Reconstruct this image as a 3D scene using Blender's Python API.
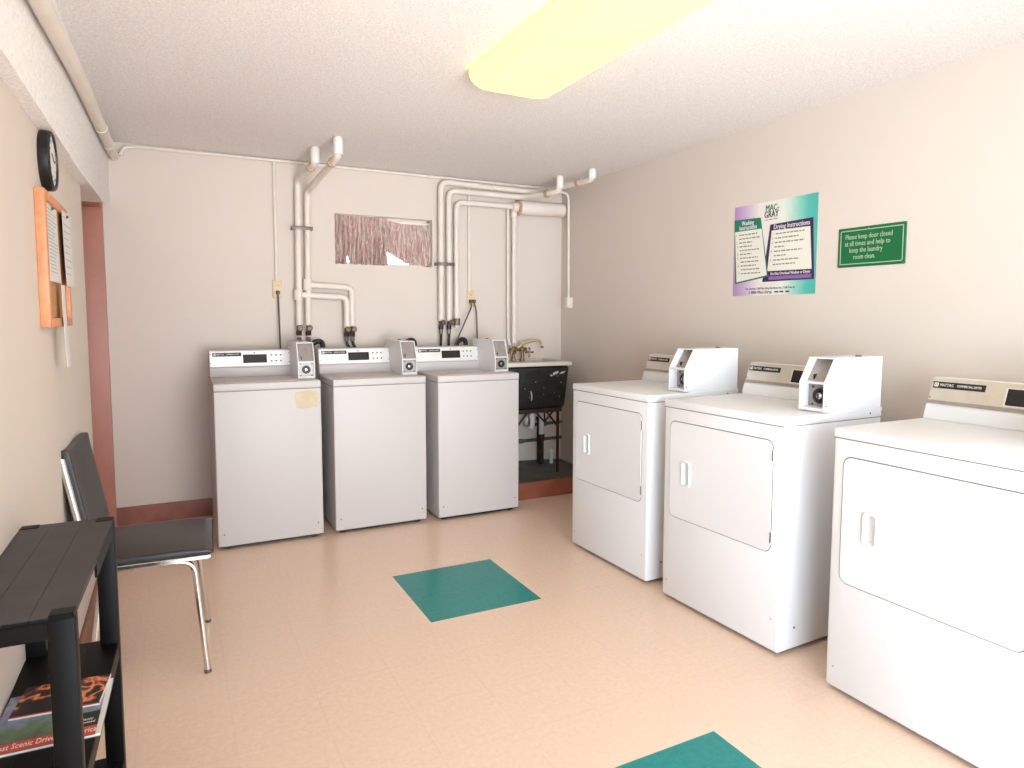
import bpy, bmesh, math, random
from mathutils import Vector, Matrix, Euler

for o in list(bpy.data.objects):
    bpy.data.objects.remove(o, do_unlink=True)
SC = bpy.context.scene
COL = SC.collection
PI = math.pi
random.seed(4)

# ------------------------------------------------------------------ camera
F_PX, PITCH, YAW, ROLL, CAM_H, CX, CY = 684.318, 0.081, 0.491, 0.004, 1.282, 538.83, 371.845
cy, sy, cp, sp = math.cos(YAW), math.sin(YAW), math.cos(PITCH), math.sin(PITCH)
fwd = Vector((sy * cp, cy * cp, -sp))
right0 = Vector((cy, -sy, 0))
up0 = right0.cross(fwd)
right = right0 * math.cos(ROLL) + up0 * math.sin(ROLL)
up = up0 * math.cos(ROLL) - right0 * math.sin(ROLL)
cam_d = bpy.data.cameras.new('camera')
cam = bpy.data.objects.new('camera', cam_d)
COL.objects.link(cam)
m = Matrix((right, up, -fwd)).transposed().to_4x4()
m.translation = Vector((0, 0, CAM_H))
cam.matrix_world = m
cam_d.sensor_width = 36
cam_d.lens = F_PX / 1024 * 36
cam_d.shift_x = (512 - CX) / 1024
cam_d.shift_y = (CY - 384) / 1024
cam_d.clip_start = 0.02
SC.camera = cam

# ------------------------------------------------------------------ world, lights, exposure
w = bpy.data.worlds.new('daylight')
SC.world = w
w.use_nodes = True
bg = w.node_tree.nodes['Background']
bg.inputs['Color'].default_value = (0.79, 0.945, 1.09, 1)
bg.inputs['Strength'].default_value = 4.5


def area(name, loc, target, sx, sy_, energy, color, spread=180):
    d = bpy.data.lights.new(name, 'AREA')
    d.shape = 'RECTANGLE'
    d.size, d.size_y, d.energy, d.color = sx, sy_, energy, color
    d.spread = math.radians(spread)
    o = bpy.data.objects.new(name, d)
    COL.objects.link(o)
    o.location = loc
    o.rotation_euler = (Vector(target) - Vector(loc)).to_track_quat('-Z', 'Y').to_euler()
    return o


area('doorway_daylight', (-1.6, -4.0, 1.2), (2.0, 2.2, 1.0), 3.0, 2.2, 170, (0.77, 0.94, 1.12))  # unseen fill added behind the camera to light the dryer fronts; no doorway
area('ceiling_fill', (1.0, -0.5, 0.85), (1.2, 3.9, 2.28), 1.2, 1.2, 15, (0.97, 0.95, 0.95), 80)  # made-up upward light that brightens the far ceiling
SC.view_settings.view_transform = 'Standard'
SC.view_settings.look = 'None'
SC.view_settings.exposure = 0.48
SC.view_settings.gamma = 1.0
SC.view_settings.use_curve_mapping = False


# ------------------------------------------------------------------ materials
def lin(c):
    return tuple(((x / 255) / 12.92 if x / 255 <= 0.04045 else ((x / 255 + 0.055) / 1.055) ** 2.4) for x in c) + (1,)


def mat(name, rgb, rough=0.5, metal=0.0, spec=0.5, noise=None, bump=None, coat=0.0):
    """noise=(scale, amount) mottles the colour; bump=(scale, strength, distance)."""
    mm = bpy.data.materials.new(name)
    mm.use_nodes = True
    nt = mm.node_tree
    b = nt.nodes['Principled BSDF']
    c = lin(rgb)
    b.inputs['Base Color'].default_value = c
    b.inputs['Roughness'].default_value = rough
    b.inputs['Metallic'].default_value = metal
    b.inputs['Specular IOR Level'].default_value = spec
    b.inputs['Coat Weight'].default_value = coat
    tc = nt.nodes.new('ShaderNodeTexCoord')
    if noise:
        n = nt.nodes.new('ShaderNodeTexNoise')
        n.inputs['Scale'].default_value = noise[0]
        n.inputs['Detail'].default_value = 5
        nt.links.new(tc.outputs['Object'], n.inputs['Vector'])
        r = nt.nodes.new('ShaderNodeValToRGB')
        a = noise[1]
        dark = tuple(max(0, x * (1 - a)) for x in c[:3]) + (1,)
        lite = tuple(min(1, x * (1 + a)) for x in c[:3]) + (1,)
        if len(noise) > 2:
            dark = lin(noise[2])
        r.color_ramp.elements[0].position = 0.35
        r.color_ramp.elements[0].color = dark
        r.color_ramp.elements[1].position = 0.65
        r.color_ramp.elements[1].color = lite
        nt.links.new(n.outputs['Fac'], r.inputs['Fac'])
        nt.links.new(r.outputs['Color'], b.inputs['Base Color'])
    if bump:
        n2 = nt.nodes.new('ShaderNodeTexNoise')
        n2.inputs['Scale'].default_value = bump[0]
        n2.inputs['Detail'].default_value = 3
        nt.links.new(tc.outputs['Object'], n2.inputs['Vector'])
        bp = nt.nodes.new('ShaderNodeBump')
        bp.inputs['Strength'].default_value = bump[1]
        bp.inputs['Distance'].default_value = bump[2]
        nt.links.new(n2.outputs['Fac'], bp.inputs['Height'])
        nt.links.new(bp.outputs['Normal'], b.inputs['Normal'])
    return mm


M = {}
M['wall'] = mat('cream_wall_paint', (219, 206, 194), 0.55, spec=0.3, noise=(1.2, 0.02), bump=(60, 0.12, 0.002))
M['ceiling'] = mat('popcorn_ceiling', (243, 237, 233), 0.9, spec=0.1, noise=(120, 0.09), bump=(130, 0.8, 0.005))
M['pipe'] = mat('cream_pipe_paint', (230, 219, 207), 0.4, spec=0.4, noise=(8, 0.03))
M['pipe_white'] = mat('white_plastic_pipe', (236, 232, 226), 0.35)
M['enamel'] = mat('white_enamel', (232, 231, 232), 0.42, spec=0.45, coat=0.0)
M['washer_enamel'] = mat('dimmed_washer_enamel', (202, 195, 192), 0.45, spec=0.45)  # white enamel darkened so the front-lit washers don't render too bright
M['seam'] = mat('shadow_gap_rubber', (120, 114, 110), 0.7)
M['panel'] = mat('brushed_panel_metal', (212, 204, 194), 0.38, metal=0.55, noise=(25, 0.03))
M['panel_lit'] = mat('lit_panel_metal', (232, 228, 224), 0.35, metal=0.3, noise=(25, 0.02))  # dryer panel metal again, lightened for the bright reflection on the washers
M['black'] = mat('black_plastic', (24, 23, 24), 0.4)
M['screen'] = mat('dark_display_glass', (26, 22, 22), 0.15)
M['white_ink'] = mat('white_ink', (232, 228, 222), 0.6)
M['screw'] = mat('screw_metal', (110, 104, 100), 0.4, metal=0.6)
M['screw_pale'] = mat('painted_screw', (176, 170, 166), 0.5)
M['chrome'] = mat('chrome', (225, 222, 218), 0.12, metal=1.0)
M['plate'] = mat('coin_plate_metal', (158, 149, 144), 0.42, metal=0.35, noise=(30, 0.08))
M['vinyl'] = mat('black_vinyl', (46, 44, 45), 0.38, spec=0.5, bump=(220, 0.15, 0.001))
M['resin'] = mat('black_shelf_resin', (10, 9, 9), 0.45, spec=0.15, noise=(14, 0.25), bump=(300, 0.1, 0.001))
M['resin_top'] = mat('scuffed_shelf_top', (50, 46, 48), 0.5, noise=(9, 0.28), bump=(200, 0.15, 0.001))  # top tier's planks are a lighter mottled grey than the rest
M['door_pink'] = mat('dusty_pink_door_paint', (182, 124, 108), 0.45, noise=(6, 0.06))
M['brown'] = mat('brown_baseboard', (150, 96, 82), 0.5, noise=(9, 0.15))
M['pale_base'] = mat('pale_base_strip', (190, 160, 146), 0.6)
M['concrete'] = mat('dark_grey_floor_paint', (92, 90, 88), 0.6, noise=(7, 0.28), bump=(40, 0.2, 0.003))
M['curb_paint'] = mat('brown_curb_paint', (152, 88, 66), 0.5, noise=(8, 0.15))
M['tub'] = mat('black_stone_tub', (24, 25, 24), 0.45, noise=(18, 0.6), bump=(60, 0.2, 0.002))
M['rim'] = mat('painted_tub_rim', (222, 211, 196), 0.5, noise=(10, 0.05))
M['rust'] = mat('rusty_iron', (58, 36, 28), 0.75, metal=0.2, noise=(22, 0.5))
M['splash'] = mat('white_paint_splash', (205, 203, 196), 0.6)
M['brass'] = mat('aged_brass', (146, 118, 84), 0.42, metal=0.6, noise=(60, 0.45))
M['brass_pol'] = mat('polished_brass', (214, 190, 150), 0.3, metal=0.6)
M['hose'] = mat('black_rubber_hose', (28, 27, 26), 0.5)
M['cord'] = mat('grey_power_cord', (92, 84, 78), 0.5)
M['ivory'] = mat('ivory_outlet_plastic', (222, 198, 158), 0.4)
M['wood'] = mat('orange_pine', (214, 142, 98), 0.5, noise=(30, 0.12))
M['dark_brass'] = mat('tarnished_brass', (104, 84, 62), 0.45, metal=0.5, noise=(60, 0.4))
M['cork'] = mat('cork', (190, 138, 92), 0.9, noise=(160, 0.2))
M['paper'] = mat('white_paper', (222, 216, 212), 0.8)
M['ink'] = mat('grey_print', (122, 116, 122), 0.8)
M['faint_ink'] = mat('faint_print', (172, 166, 170), 0.8)
M['clockface'] = mat('white_clock_face', (226, 216, 210), 0.4)
M['green_sign'] = mat('green_sign_plastic', (14, 102, 58), 0.35)
M['sign_line'] = mat('pale_sign_lettering', (166, 190, 156), 0.5)
M['poster_green'] = mat('poster_green_ink', (22, 116, 96), 0.5)
M['poster_purple'] = mat('poster_purple_ink', (62, 24, 82), 0.5)
M['poster_lilac'] = mat('poster_lilac_ink', (140, 104, 164), 0.5)
M['poster_page'] = mat('poster_cream_page', (232, 228, 212), 0.6)
M['residue'] = mat('tape_residue', (206, 188, 160), 0.6, noise=(22, 0.07))
M['red_band'] = mat('red_cover_band', (206, 66, 52), 0.4)
M['pages'] = mat('book_pages', (232, 226, 216), 0.7)
M['cable_grey'] = mat('galvanised_clamp', (126, 112, 98), 0.45, metal=0.5)
M['copper'] = mat('bare_copper_band', (196, 160, 132), 0.5, metal=0.2)

# lamp lens: a lit acrylic diffuser
ml = bpy.data.materials.new('lit_lamp_diffuser')
ml.use_nodes = True
b = ml.node_tree.nodes['Principled BSDF']
b.inputs['Base Color'].default_value = lin((205, 196, 110))
b.inputs['Roughness'].default_value = 0.4
b.inputs['Emission Color'].default_value = (1.0, 0.975, 0.36, 1)
b.inputs['Emission Strength'].default_value = 0.9
M['lens'] = ml

# vinyl floor tile: speckled beige, faint seams
TX0, TX1 = 0.914, 1.440
TY = [(0.955, 1.531), (2.658, 3.234)]
PX, PY = (TX1 - TX0) / 2, 0.2838


def floor_mat(name, rgb, speck, amt, seams):
    mm = bpy.data.materials.new(name)
    mm.use_nodes = True
    nt = mm.node_tree
    L = nt.links
    b = nt.nodes['Principled BSDF']
    b.inputs['Roughness'].default_value = 0.27
    b.inputs['Specular IOR Level'].default_value = 0.42
    geo = nt.nodes.new('ShaderNodeNewGeometry')
    n = nt.nodes.new('ShaderNodeTexNoise')
    n.inputs['Scale'].default_value = speck
    n.inputs['Detail'].default_value = 6
    n.inputs['Roughness'].default_value = 0.75
    L.new(geo.outputs['Position'], n.inputs['Vector'])
    r = nt.nodes.new('ShaderNodeValToRGB')
    c = lin(rgb)
    r.color_ramp.elements[0].position = 0.3
    r.color_ramp.elements[0].color = tuple(x * (1 - amt) for x in c[:3]) + (1,)
    r.color_ramp.elements[1].position = 0.68
    r.color_ramp.elements[1].color = tuple(min(1, x * (1 + amt * 0.6)) for x in c[:3]) + (1,)
    L.new(n.outputs['Fac'], r.inputs['Fac'])
    out = r.outputs['Color']
    if seams:
        sep = nt.nodes.new('ShaderNodeSeparateXYZ')
        L.new(geo.outputs['Position'], sep.inputs[0])

        def mnode(op, a, bb=None):
            q = nt.nodes.new('ShaderNodeMath')
            q.operation = op
            for i, v in enumerate((a, bb)):
                if v is None:
                    continue
                if isinstance(v, (int, float)):
                    q.inputs[i].default_value = v
                else:
                    L.new(v, q.inputs[i])
            return q.outputs[0]
        masks = []
        for ax, o0, per in (('X', TX0, PX), ('Y', TY[0][0], PY)):
            t = mnode('DIVIDE', mnode('SUBTRACT', sep.outputs[ax], o0 - 20 * per), per)
            fr = mnode('FRACT', t)
            d = mnode('MINIMUM', fr, mnode('SUBTRACT', 1.0, fr))
            masks.append(mnode('LESS_THAN', d, 0.0035))
        mk = mnode('MAXIMUM', masks[0], masks[1])
        mk = mnode('MULTIPLY', mk, 0.13)
        mix = nt.nodes.new('ShaderNodeMix')
        mix.data_type = 'RGBA'
        L.new(mk, mix.inputs['Factor'])
        L.new(out, mix.inputs['A'])
        mix.inputs['B'].default_value = lin((150, 112, 90))
        out = mix.outputs['Result']
    L.new(out, b.inputs['Base Color'])
    return mm


M['floor'] = floor_mat('beige_vinyl_tile', (238, 208, 185), 55, 0.08, True)
M['teal'] = floor_mat('teal_vinyl_tile', (38, 138, 134), 45, 0.2, False)
M['teal'].node_tree.nodes['Principled BSDF'].inputs['Specular IOR Level'].default_value = 0.25


def gradient_mat(name, stops, axis, lo, hi, noise=0.0, nscale=40):
    """printed colour blend along one object axis (print on paper)"""
    mm = bpy.data.materials.new(name)
    mm.use_nodes = True
    nt = mm.node_tree
    L = nt.links
    b = nt.nodes['Principled BSDF']
    b.inputs['Roughness'].default_value = 0.45
    tc = nt.nodes.new('ShaderNodeTexCoord')
    sep = nt.nodes.new('ShaderNodeSeparateXYZ')
    L.new(tc.outputs['Object'], sep.inputs[0])
    mr = nt.nodes.new('ShaderNodeMapRange')
    mr.inputs['From Min'].default_value = lo
    mr.inputs['From Max'].default_value = hi
    L.new(sep.outputs[axis], mr.inputs['Value'])
    fac = mr.outputs['Result']
    if noise:
        n = nt.nodes.new('ShaderNodeTexNoise')
        n.inputs['Scale'].default_value = nscale
        n.inputs['Detail'].default_value = 4
        L.new(tc.outputs['Object'], n.inputs['Vector'])
        a = nt.nodes.new('ShaderNodeMath')
        a.operation = 'MULTIPLY_ADD'
        a.inputs[1].default_value = noise
        L.new(n.outputs['Fac'], a.inputs[0])
        a2 = nt.nodes.new('ShaderNodeMath')
        a2.operation = 'SUBTRACT'
        a2.inputs[1].default_value = noise * 0.5
        L.new(fac, a2.inputs[0])
        L.new(a2.outputs[0], a.inputs[2])
        fac = a.outputs[0]
    r = nt.nodes.new('ShaderNodeValToRGB')
    el = r.color_ramp.elements
    while len(el) < len(stops):
        el.new(0.5)
    for e, (p, c) in zip(el, stops):
        e.position = p
        e.color = lin(c)
    L.new(fac, r.inputs['Fac'])
    L.new(r.outputs['Color'], b.inputs['Base Color'])
    return mm


# ------------------------------------------------------------------ mesh helpers
def round_path(pts, rad, n=6):
    pts = [Vector(p) for p in pts]
    out = [pts[0]]
    for i in range(1, len(pts) - 1):
        a, c, e = pts[i - 1], pts[i], pts[i + 1]
        d1, d2 = (a - c), (e - c)
        r = min(rad, d1.length * 0.49, d2.length * 0.49)
        p0, p1 = c + d1.normalized() * r, c + d2.normalized() * r
        for k in range(n + 1):
            t = k / n
            out.append((1 - t) ** 2 * p0 + 2 * t * (1 - t) * c + t * t * p1)
    out.append(pts[-1])
    return out


class MB:
    def __init__(s):
        s.bm = bmesh.new()
        s.mats = []

    def mi(s, mt):
        if mt not in s.mats:
            s.mats.append(mt)
        return s.mats.index(mt)

    def merge(s, tb, mt, mtx=None):
        if mtx is not None:
            bmesh.ops.transform(tb, matrix=mtx, verts=tb.verts)
        i = s.mi(mt)
        for f in tb.faces:
            f.material_index = i
        me = bpy.data.meshes.new('tmp')
        tb.to_mesh(me)
        tb.free()
        s.bm.from_mesh(me)
        bpy.data.meshes.remove(me)
        return s

    def box(s, x0, x1, y0, y1, z0, z1, mt, bevel=0, seg=2, mtx=None):
        tb = bmesh.new()
        bmesh.ops.create_cube(tb, size=1)
        for v in tb.verts:
            v.co = Vector(((x0 + x1) / 2 + v.co.x * (x1 - x0), (y0 + y1) / 2 + v.co.y * (y1 - y0), (z0 + z1) / 2 + v.co.z * (z1 - z0)))
        if bevel:
            bmesh.ops.bevel(tb, geom=tb.edges[:], offset=bevel, segments=seg, profile=0.5, affect='EDGES')
        return s.merge(tb, mt, mtx)

    def prism(s, poly, axis, a0, a1, mt, bevel=0, seg=2, mtx=None):
        """poly: 2D points in the other two axes (cyclic order kept) extruded along axis"""
        tb = bmesh.new()

        def P(p, a):
            return {'x': (a, p[0], p[1]), 'y': (p[0], a, p[1]), 'z': (p[0], p[1], a)}[axis]
        v0 = [tb.verts.new(P(p, a0)) for p in poly]
        v1 = [tb.verts.new(P(p, a1)) for p in poly]
        n = len(poly)
        tb.faces.new(v0)
        tb.faces.new(v1)
        for i in range(n):
            tb.faces.new((v0[i], v0[(i + 1) % n], v1[(i + 1) % n], v1[i]))
        bmesh.ops.recalc_face_normals(tb, faces=tb.faces)
        if bevel:
            bmesh.ops.bevel(tb, geom=tb.edges[:], offset=bevel, segments=seg, profile=0.5, affect='EDGES')
        return s.merge(tb, mt, mtx)

    def loft(s, ringA, ringB, mt, mtx=None):
        tb = bmesh.new()
        a = [tb.verts.new(p) for p in ringA]
        c = [tb.verts.new(p) for p in ringB]
        n = len(a)
        tb.faces.new(a)
        tb.faces.new(c)
        for i in range(n):
            tb.faces.new((a[i], a[(i + 1) % n], c[(i + 1) % n], c[i]))
        bmesh.ops.recalc_face_normals(tb, faces=tb.faces)
        return s.merge(tb, mt, mtx)

    def tube(s, pts, r, mt, fillet=0.0, n=12, mtx=None, nf=6):
        path = round_path(pts, fillet, nf) if fillet else [Vector(p) for p in pts]
        tb = bmesh.new()
        rings = []
        ref = None
        for i, p in enumerate(path):
            if i == 0:
                t = path[1] - path[0]
            elif i == len(path) - 1:
                t = path[-1] - path[-2]
            else:
                t = (path[i + 1] - p).normalized() + (p - path[i - 1]).normalized()
            t.normalize()
            if ref is None:
                ref = Vector((0, 0, 1)) if abs(t.z) < 0.9 else Vector((1, 0, 0))
            u = (ref - t * ref.dot(t)).normalized()
            ref = u
            v = t.cross(u)
            rr = r(i / (len(path) - 1)) if callable(r) else r
            rings.append([tb.verts.new(p + (u * math.cos(2 * PI * k / n) + v * math.sin(2 * PI * k / n)) * rr) for k in range(n)])
        for a, c in zip(rings, rings[1:]):
            for k in range(n):
                tb.faces.new((a[k], a[(k + 1) % n], c[(k + 1) % n], c[k]))
        tb.faces.new(rings[0][::-1])
        tb.faces.new(rings[-1])
        bmesh.ops.recalc_face_normals(tb, faces=tb.faces)
        return s.merge(tb, mt, mtx)

    def cyl(s, p0, p1, r, mt, n=20, r2=None, bevel=0):
        p0, p1 = Vector(p0), Vector(p1)
        d = p1 - p0
        tb = bmesh.new()
        bmesh.ops.create_cone(tb, cap_ends=True, segments=n, radius1=r, radius2=r if r2 is None else r2, depth=d.length)
        if bevel:
            es = [e for e in tb.edges if abs(e.verts[0].co.z - e.verts[1].co.z) < 1e-6]
            bmesh.ops.bevel(tb, geom=es, offset=bevel, segments=2, profile=0.5, affect='EDGES')
        q = d.to_track_quat('Z', 'Y').to_matrix().to_4x4()
        q.translation = (p0 + p1) / 2
        return s.merge(tb, mt, q)

    def ring(s, c, axis, r_out, r_in, h, mt, n=28):
        """flat ring (annulus) with thickness h along axis from c"""
        prof = [(r_in, 0), (r_out, 0), (r_out, h * 0.7), (r_out - min(0.3 * (r_out - r_in), h), h), (r_in, h)]
        return s.lathe(c, axis, prof, mt, n, closed=True)

    def lathe(s, c, axis, prof, mt, n=28, closed=False):
        tb = bmesh.new()
        rings = []
        for k in range(n):
            a = 2 * PI * k / n
            rings.append([tb.verts.new((r * math.cos(a), r * math.sin(a), z)) for r, z in prof])
        m_ = len(prof)
        for k in range(n):
            A, B = rings[k], rings[(k + 1) % n]
            for i in range(m_ if closed else m_ - 1):
                j = (i + 1) % m_
                try:
                    tb.faces.new((A[i], B[i], B[j], A[j]))
                except ValueError:
                    pass
        bmesh.ops.remove_doubles(tb, verts=tb.verts, dist=1e-6)
        bmesh.ops.recalc_face_normals(tb, faces=tb.faces)
        q = Vector(axis).to_track_quat('Z', 'Y').to_matrix().to_4x4()
        q.translation = Vector(c)
        return s.merge(tb, mt, q)

    def sphere(s, c, r, mt, sx=1, sy=1, sz=1, n=14):
        tb = bmesh.new()
        bmesh.ops.create_uvsphere(tb, u_segments=n, v_segments=n // 2 + 2, radius=r)
        q = Matrix.Translation(Vector(c)) @ Matrix.Diagonal((sx, sy, sz, 1))
        return s.merge(tb, mt, q)

    def sheet(s, pts, th, normal, mt, mtx=None):
        """thin plate from a planar outline, thickened along -normal"""
        nn = Vector(normal).normalized() * th
        return s.loft([Vector(p) for p in pts], [Vector(p) - nn for p in pts], mt, mtx)

    def text(s, body, size, mtx, mt, align='CENTER', depth=0.0006, width=None):
        cu = bpy.data.curves.new('lettering', 'FONT')
        cu.body = body
        cu.size = size
        cu.align_x = align
        cu.align_y = 'CENTER'
        cu.extrude = depth
        cu.resolution_u = 2
        to = bpy.data.objects.new('lettering', cu)
        COL.objects.link(to)
        dg = bpy.context.evaluated_depsgraph_get()
        me = bpy.data.meshes.new_from_object(to.evaluated_get(dg))
        bpy.data.objects.remove(to)
        bpy.data.curves.remove(cu)
        tb = bmesh.new()
        tb.from_mesh(me)
        bpy.data.meshes.remove(me)
        if width and tb.verts:
            xs = [v.co.x for v in tb.verts]
            k = width / max(1e-6, max(xs) - min(xs))
            for v in tb.verts:
                v.co.x *= k
        return s.merge(tb, mt, mtx)

    def build(s, name, parent=None, angle=0.6):
        for e in s.bm.edges:
            if len(e.link_faces) == 2:
                e.smooth = e.calc_face_angle(0) < angle
        for f in s.bm.faces:
            f.smooth = True
        me = bpy.data.meshes.new(name)
        s.bm.to_mesh(me)
        s.bm.free()
        for mt in s.mats:
            me.materials.append(M[mt])
        o = bpy.data.objects.new(name, me)
        COL.objects.link(o)
        if parent:
            o.parent = parent
        return o


def tag(o, label, cat, group=None):
    o['label'] = label
    o['category'] = cat
    if group:
        o['group'] = group
    return o


def thing(name, label, cat, loc=(0, 0, 0), rz=0.0, group=None):
    o = bpy.data.objects.new(name, None)
    o.empty_display_size = 0.1
    COL.objects.link(o)
    o.location = loc
    o.rotation_euler = (0, 0, rz)
    return tag(o, label, cat, group)


def structure(o):
    o['kind'] = 'structure'
    return o


def copy_tree(o, parent=None):
    c = o.copy()
    COL.objects.link(c)
    if parent:
        c.parent = parent
    for ch in [q for q in bpy.data.objects if q.parent == o]:
        copy_tree(ch, c)
    return c


def frame_mtx(origin, xdir, ydir):
    x, y = Vector(xdir).normalized(), Vector(ydir).normalized()
    z = x.cross(y)
    m_ = Matrix((x, y, z)).transposed().to_4x4()
    m_.translation = Vector(origin)
    return m_


# ------------------------------------------------------------------ room shell
H = 2.2816
YB = 4.75
XR = 2.738
XL = -0.335          # left wall below the soffit
XS = -0.2955        # soffit face
YF = -3.2           # no front wall: end left open so world light fills the room
YL = -0.9           # left wall cut short to let in side light

# floor, teal tiles cut into it
f = MB()
xs = [-0.75, TX0, TX1, XR + 0.1]
ys = [YF, TY[0][0], TY[0][1], TY[1][0], TY[1][1], YB + 0.1]
for i in range(3):
    for j in range(5):
        teal = i == 1 and j in (1, 3)
        f.box(xs[i], xs[i + 1], ys[j], ys[j + 1], -0.05, 0.0, 'teal' if teal else 'floor')
structure(f.build('floor'))

c = MB()
c.box(-0.75, XR + 0.1, YF, YB + 0.1, H, H + 0.06, 'ceiling')
structure(c.build('ceiling'))

# right wall
c = MB()
c.box(XR, XR + 0.1, YF, YB + 0.1, -0.05, H + 0.06, 'wall')
structure(c.build('wall_right'))

# back wall with the window opening
WX0, WX1, WZ0, WZ1 = 0.982, 1.668, 1.63, 1.966
c = MB()
T = 0.12
c.box(-0.75, WX0, YB, YB + T, -0.05, H + 0.06, 'wall')
c.box(WX1, XR + 0.1, YB, YB + T, -0.05, H + 0.06, 'wall')
c.box(WX0, WX1, YB, YB + T, -0.05, WZ0, 'wall')
c.box(WX0, WX1, YB, YB + T, WZ1, H + 0.06, 'wall')
structure(c.build('wall_back'))

# left wall: solid up to the doorway at its far end
DY0, DY1, DZ = 3.64, 4.68, 1.892
c = MB()
c.box(XL - 0.25, XL, YL, DY0, -0.05, H + 0.06, 'wall')
c.box(XL - 0.25, XL, DY1 + 0.02, YB + 0.1, -0.05, H + 0.06, 'wall')
c.box(XL - 0.25, XL, DY0, DY1, DZ + 0.05, H + 0.06, 'wall')
structure(c.build('wall_left'))

# textured soffit along the top of the left wall
c = MB()
low = [(YL, 1.832), (3.2, 1.836), (4.3, 1.868), (YB, 1.935)]
for (ya, za), (yb, zb) in zip(low, low[1:]):
    c.loft([(XL - 0.1, ya, za), (XS, ya, za), (XS, ya, H), (XL - 0.1, ya, H)],
           [(XL - 0.1, yb, zb), (XS, yb, zb), (XS, yb, H), (XL - 0.1, yb, H)], 'ceiling')
structure(c.build('trim_1'))

# door at the far end of the left wall
d = structure(thing('door_1', 'dusty pink door and frame beside the back left corner', 'door', (XL, DY0, 0)))
del d['label']; del d['category']
j = MB()
j.box(-0.25, 0.003, DY1 - DY0, DY1 - DY0 + 0.05, 0, DZ + 0.05, 'door_pink', 0.003)
j.box(-0.11, -0.09, DY1 - DY0 - 0.015, DY1 - DY0 + 0.01, 0, DZ, 'door_pink', 0.002)
j.build('door_jamb', d)
j = MB()
j.box(-0.25, 0.0, -0.0, 0.02, 0, DZ, 'door_pink')
j.build('door_jamb', d)
j = MB()
j.box(-0.25, 0.004, 0.0, DY1 - DY0 + 0.05, DZ, DZ + 0.05, 'door_pink', 0.003)
j.box(-0.11, -0.09, 0.02, DY1 - DY0, DZ - 0.015, DZ + 0.005, 'door_pink', 0.002)
j.build('door_head', d)
j = MB()
j.box(-0.16, -0.115, 0.022, DY1 - DY0 - 0.004, 0.006, DZ - 0.004, 'door_pink', 0.003)
leaf = j.build('door_leaf', d)
j = MB()
j.lathe((-0.115, 0.08, 0.95), (1, 0, 0), [(0, 0.05), (0.02, 0.045), (0.024, 0.03), (0.01, 0.018), (0.02, 0.0)], 'brass')
j.build('door_knob', leaf)
for z in (0.45, 1.5):
    j = MB()
    j.cyl((-0.05, DY1 - DY0 + 0.0, z), (-0.05, DY1 - DY0 - 0.004, z), 0.012, 'door_pink', 14)
    j.build('jamb_plug', d)

# baseboards
c = MB()
c.box(XL, 2.1, YB - 0.012, YB, 0.004, 0.124, 'brown', 0.003)
c.box(XL, 2.1, YB - 0.015, YB, 0.0, 0.012, 'pale_base')  # pale strip along the foot of the back baseboard
structure(c.build('baseboard_back'))
c = MB()
c.box(XL, XL + 0.012, YL, DY0, 0.0, 0.12, 'brown', 0.003)
structure(c.build('baseboard_left'))
c = MB()
c.box(XR - 0.012, XR, YF, 4.2, 0.0, 0.12, 'brown', 0.003)
structure(c.build('baseboard_right'))

# window: frame, pane, daylight beyond it
wd = structure(thing('window_1', 'x', 'x', ((WX0 + WX1) / 2, YB, WZ0)))
del wd['label']; del wd['category']
ww, wh = (WX1 - WX0) / 2, WZ1 - WZ0
c = MB()
for a in (-1, 1):
    c.box(min(a * ww, a * (ww - 0.02)), max(a * ww, a * (ww - 0.02)), 0.075, 0.115, 0, wh, 'pipe', 0.003)
c.box(-ww, ww, 0.075, 0.115, 0, 0.02, 'pipe', 0.003)
c.box(-ww, ww, 0.075, 0.115, wh - 0.05, wh, 'pipe', 0.003)
c.box(-0.008, 0.008, 0.08, 0.11, 0.02, wh - 0.02, 'pipe', 0.002)
c.build('window_frame', wd)
gm = bpy.data.materials.new('window_glass')
gm.use_nodes = True
gb = gm.node_tree.nodes['Principled BSDF']
gb.inputs['Base Color'].default_value = (1, 1, 1, 1)
gb.inputs['Roughness'].default_value = 0.0
gb.inputs['Transmission Weight'].default_value = 1.0
gb.inputs['IOR'].default_value = 1.02
M['glass'] = gm
c = MB()
c.box(-ww + 0.015, ww - 0.015, 0.094, 0.098, 0.015, wh - 0.015, 'glass')
c.build('window_pane', wd)

# concrete plinth under the sink
pl = thing('concrete_plinth', 'low dark grey concrete plinth with brown front under the black sink', 'plinth', (0, 0, 0))
c = MB()
X0 = 2.09
fy = 4.2
c.loft([(X0, fy, 0), (XR, fy, 0), (XR, YB, 0), (X0, YB, 0)],
       [(X0, fy, 0.118), (XR, fy, 0.118), (XR, YB, 0.132), (X0, YB, 0.165)], 'concrete')
c.build('plinth_slab', pl)
c = MB()
c.loft([(X0, fy - 0.006, 0), (XR, fy - 0.006, 0), (XR, fy, 0), (X0, fy, 0)],
       [(X0, fy - 0.006, 0.119), (XR, fy - 0.006, 0.119), (XR, fy, 0.119), (X0, fy, 0.119)], 'curb_paint')
c.build('painted_front', pl)

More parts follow.
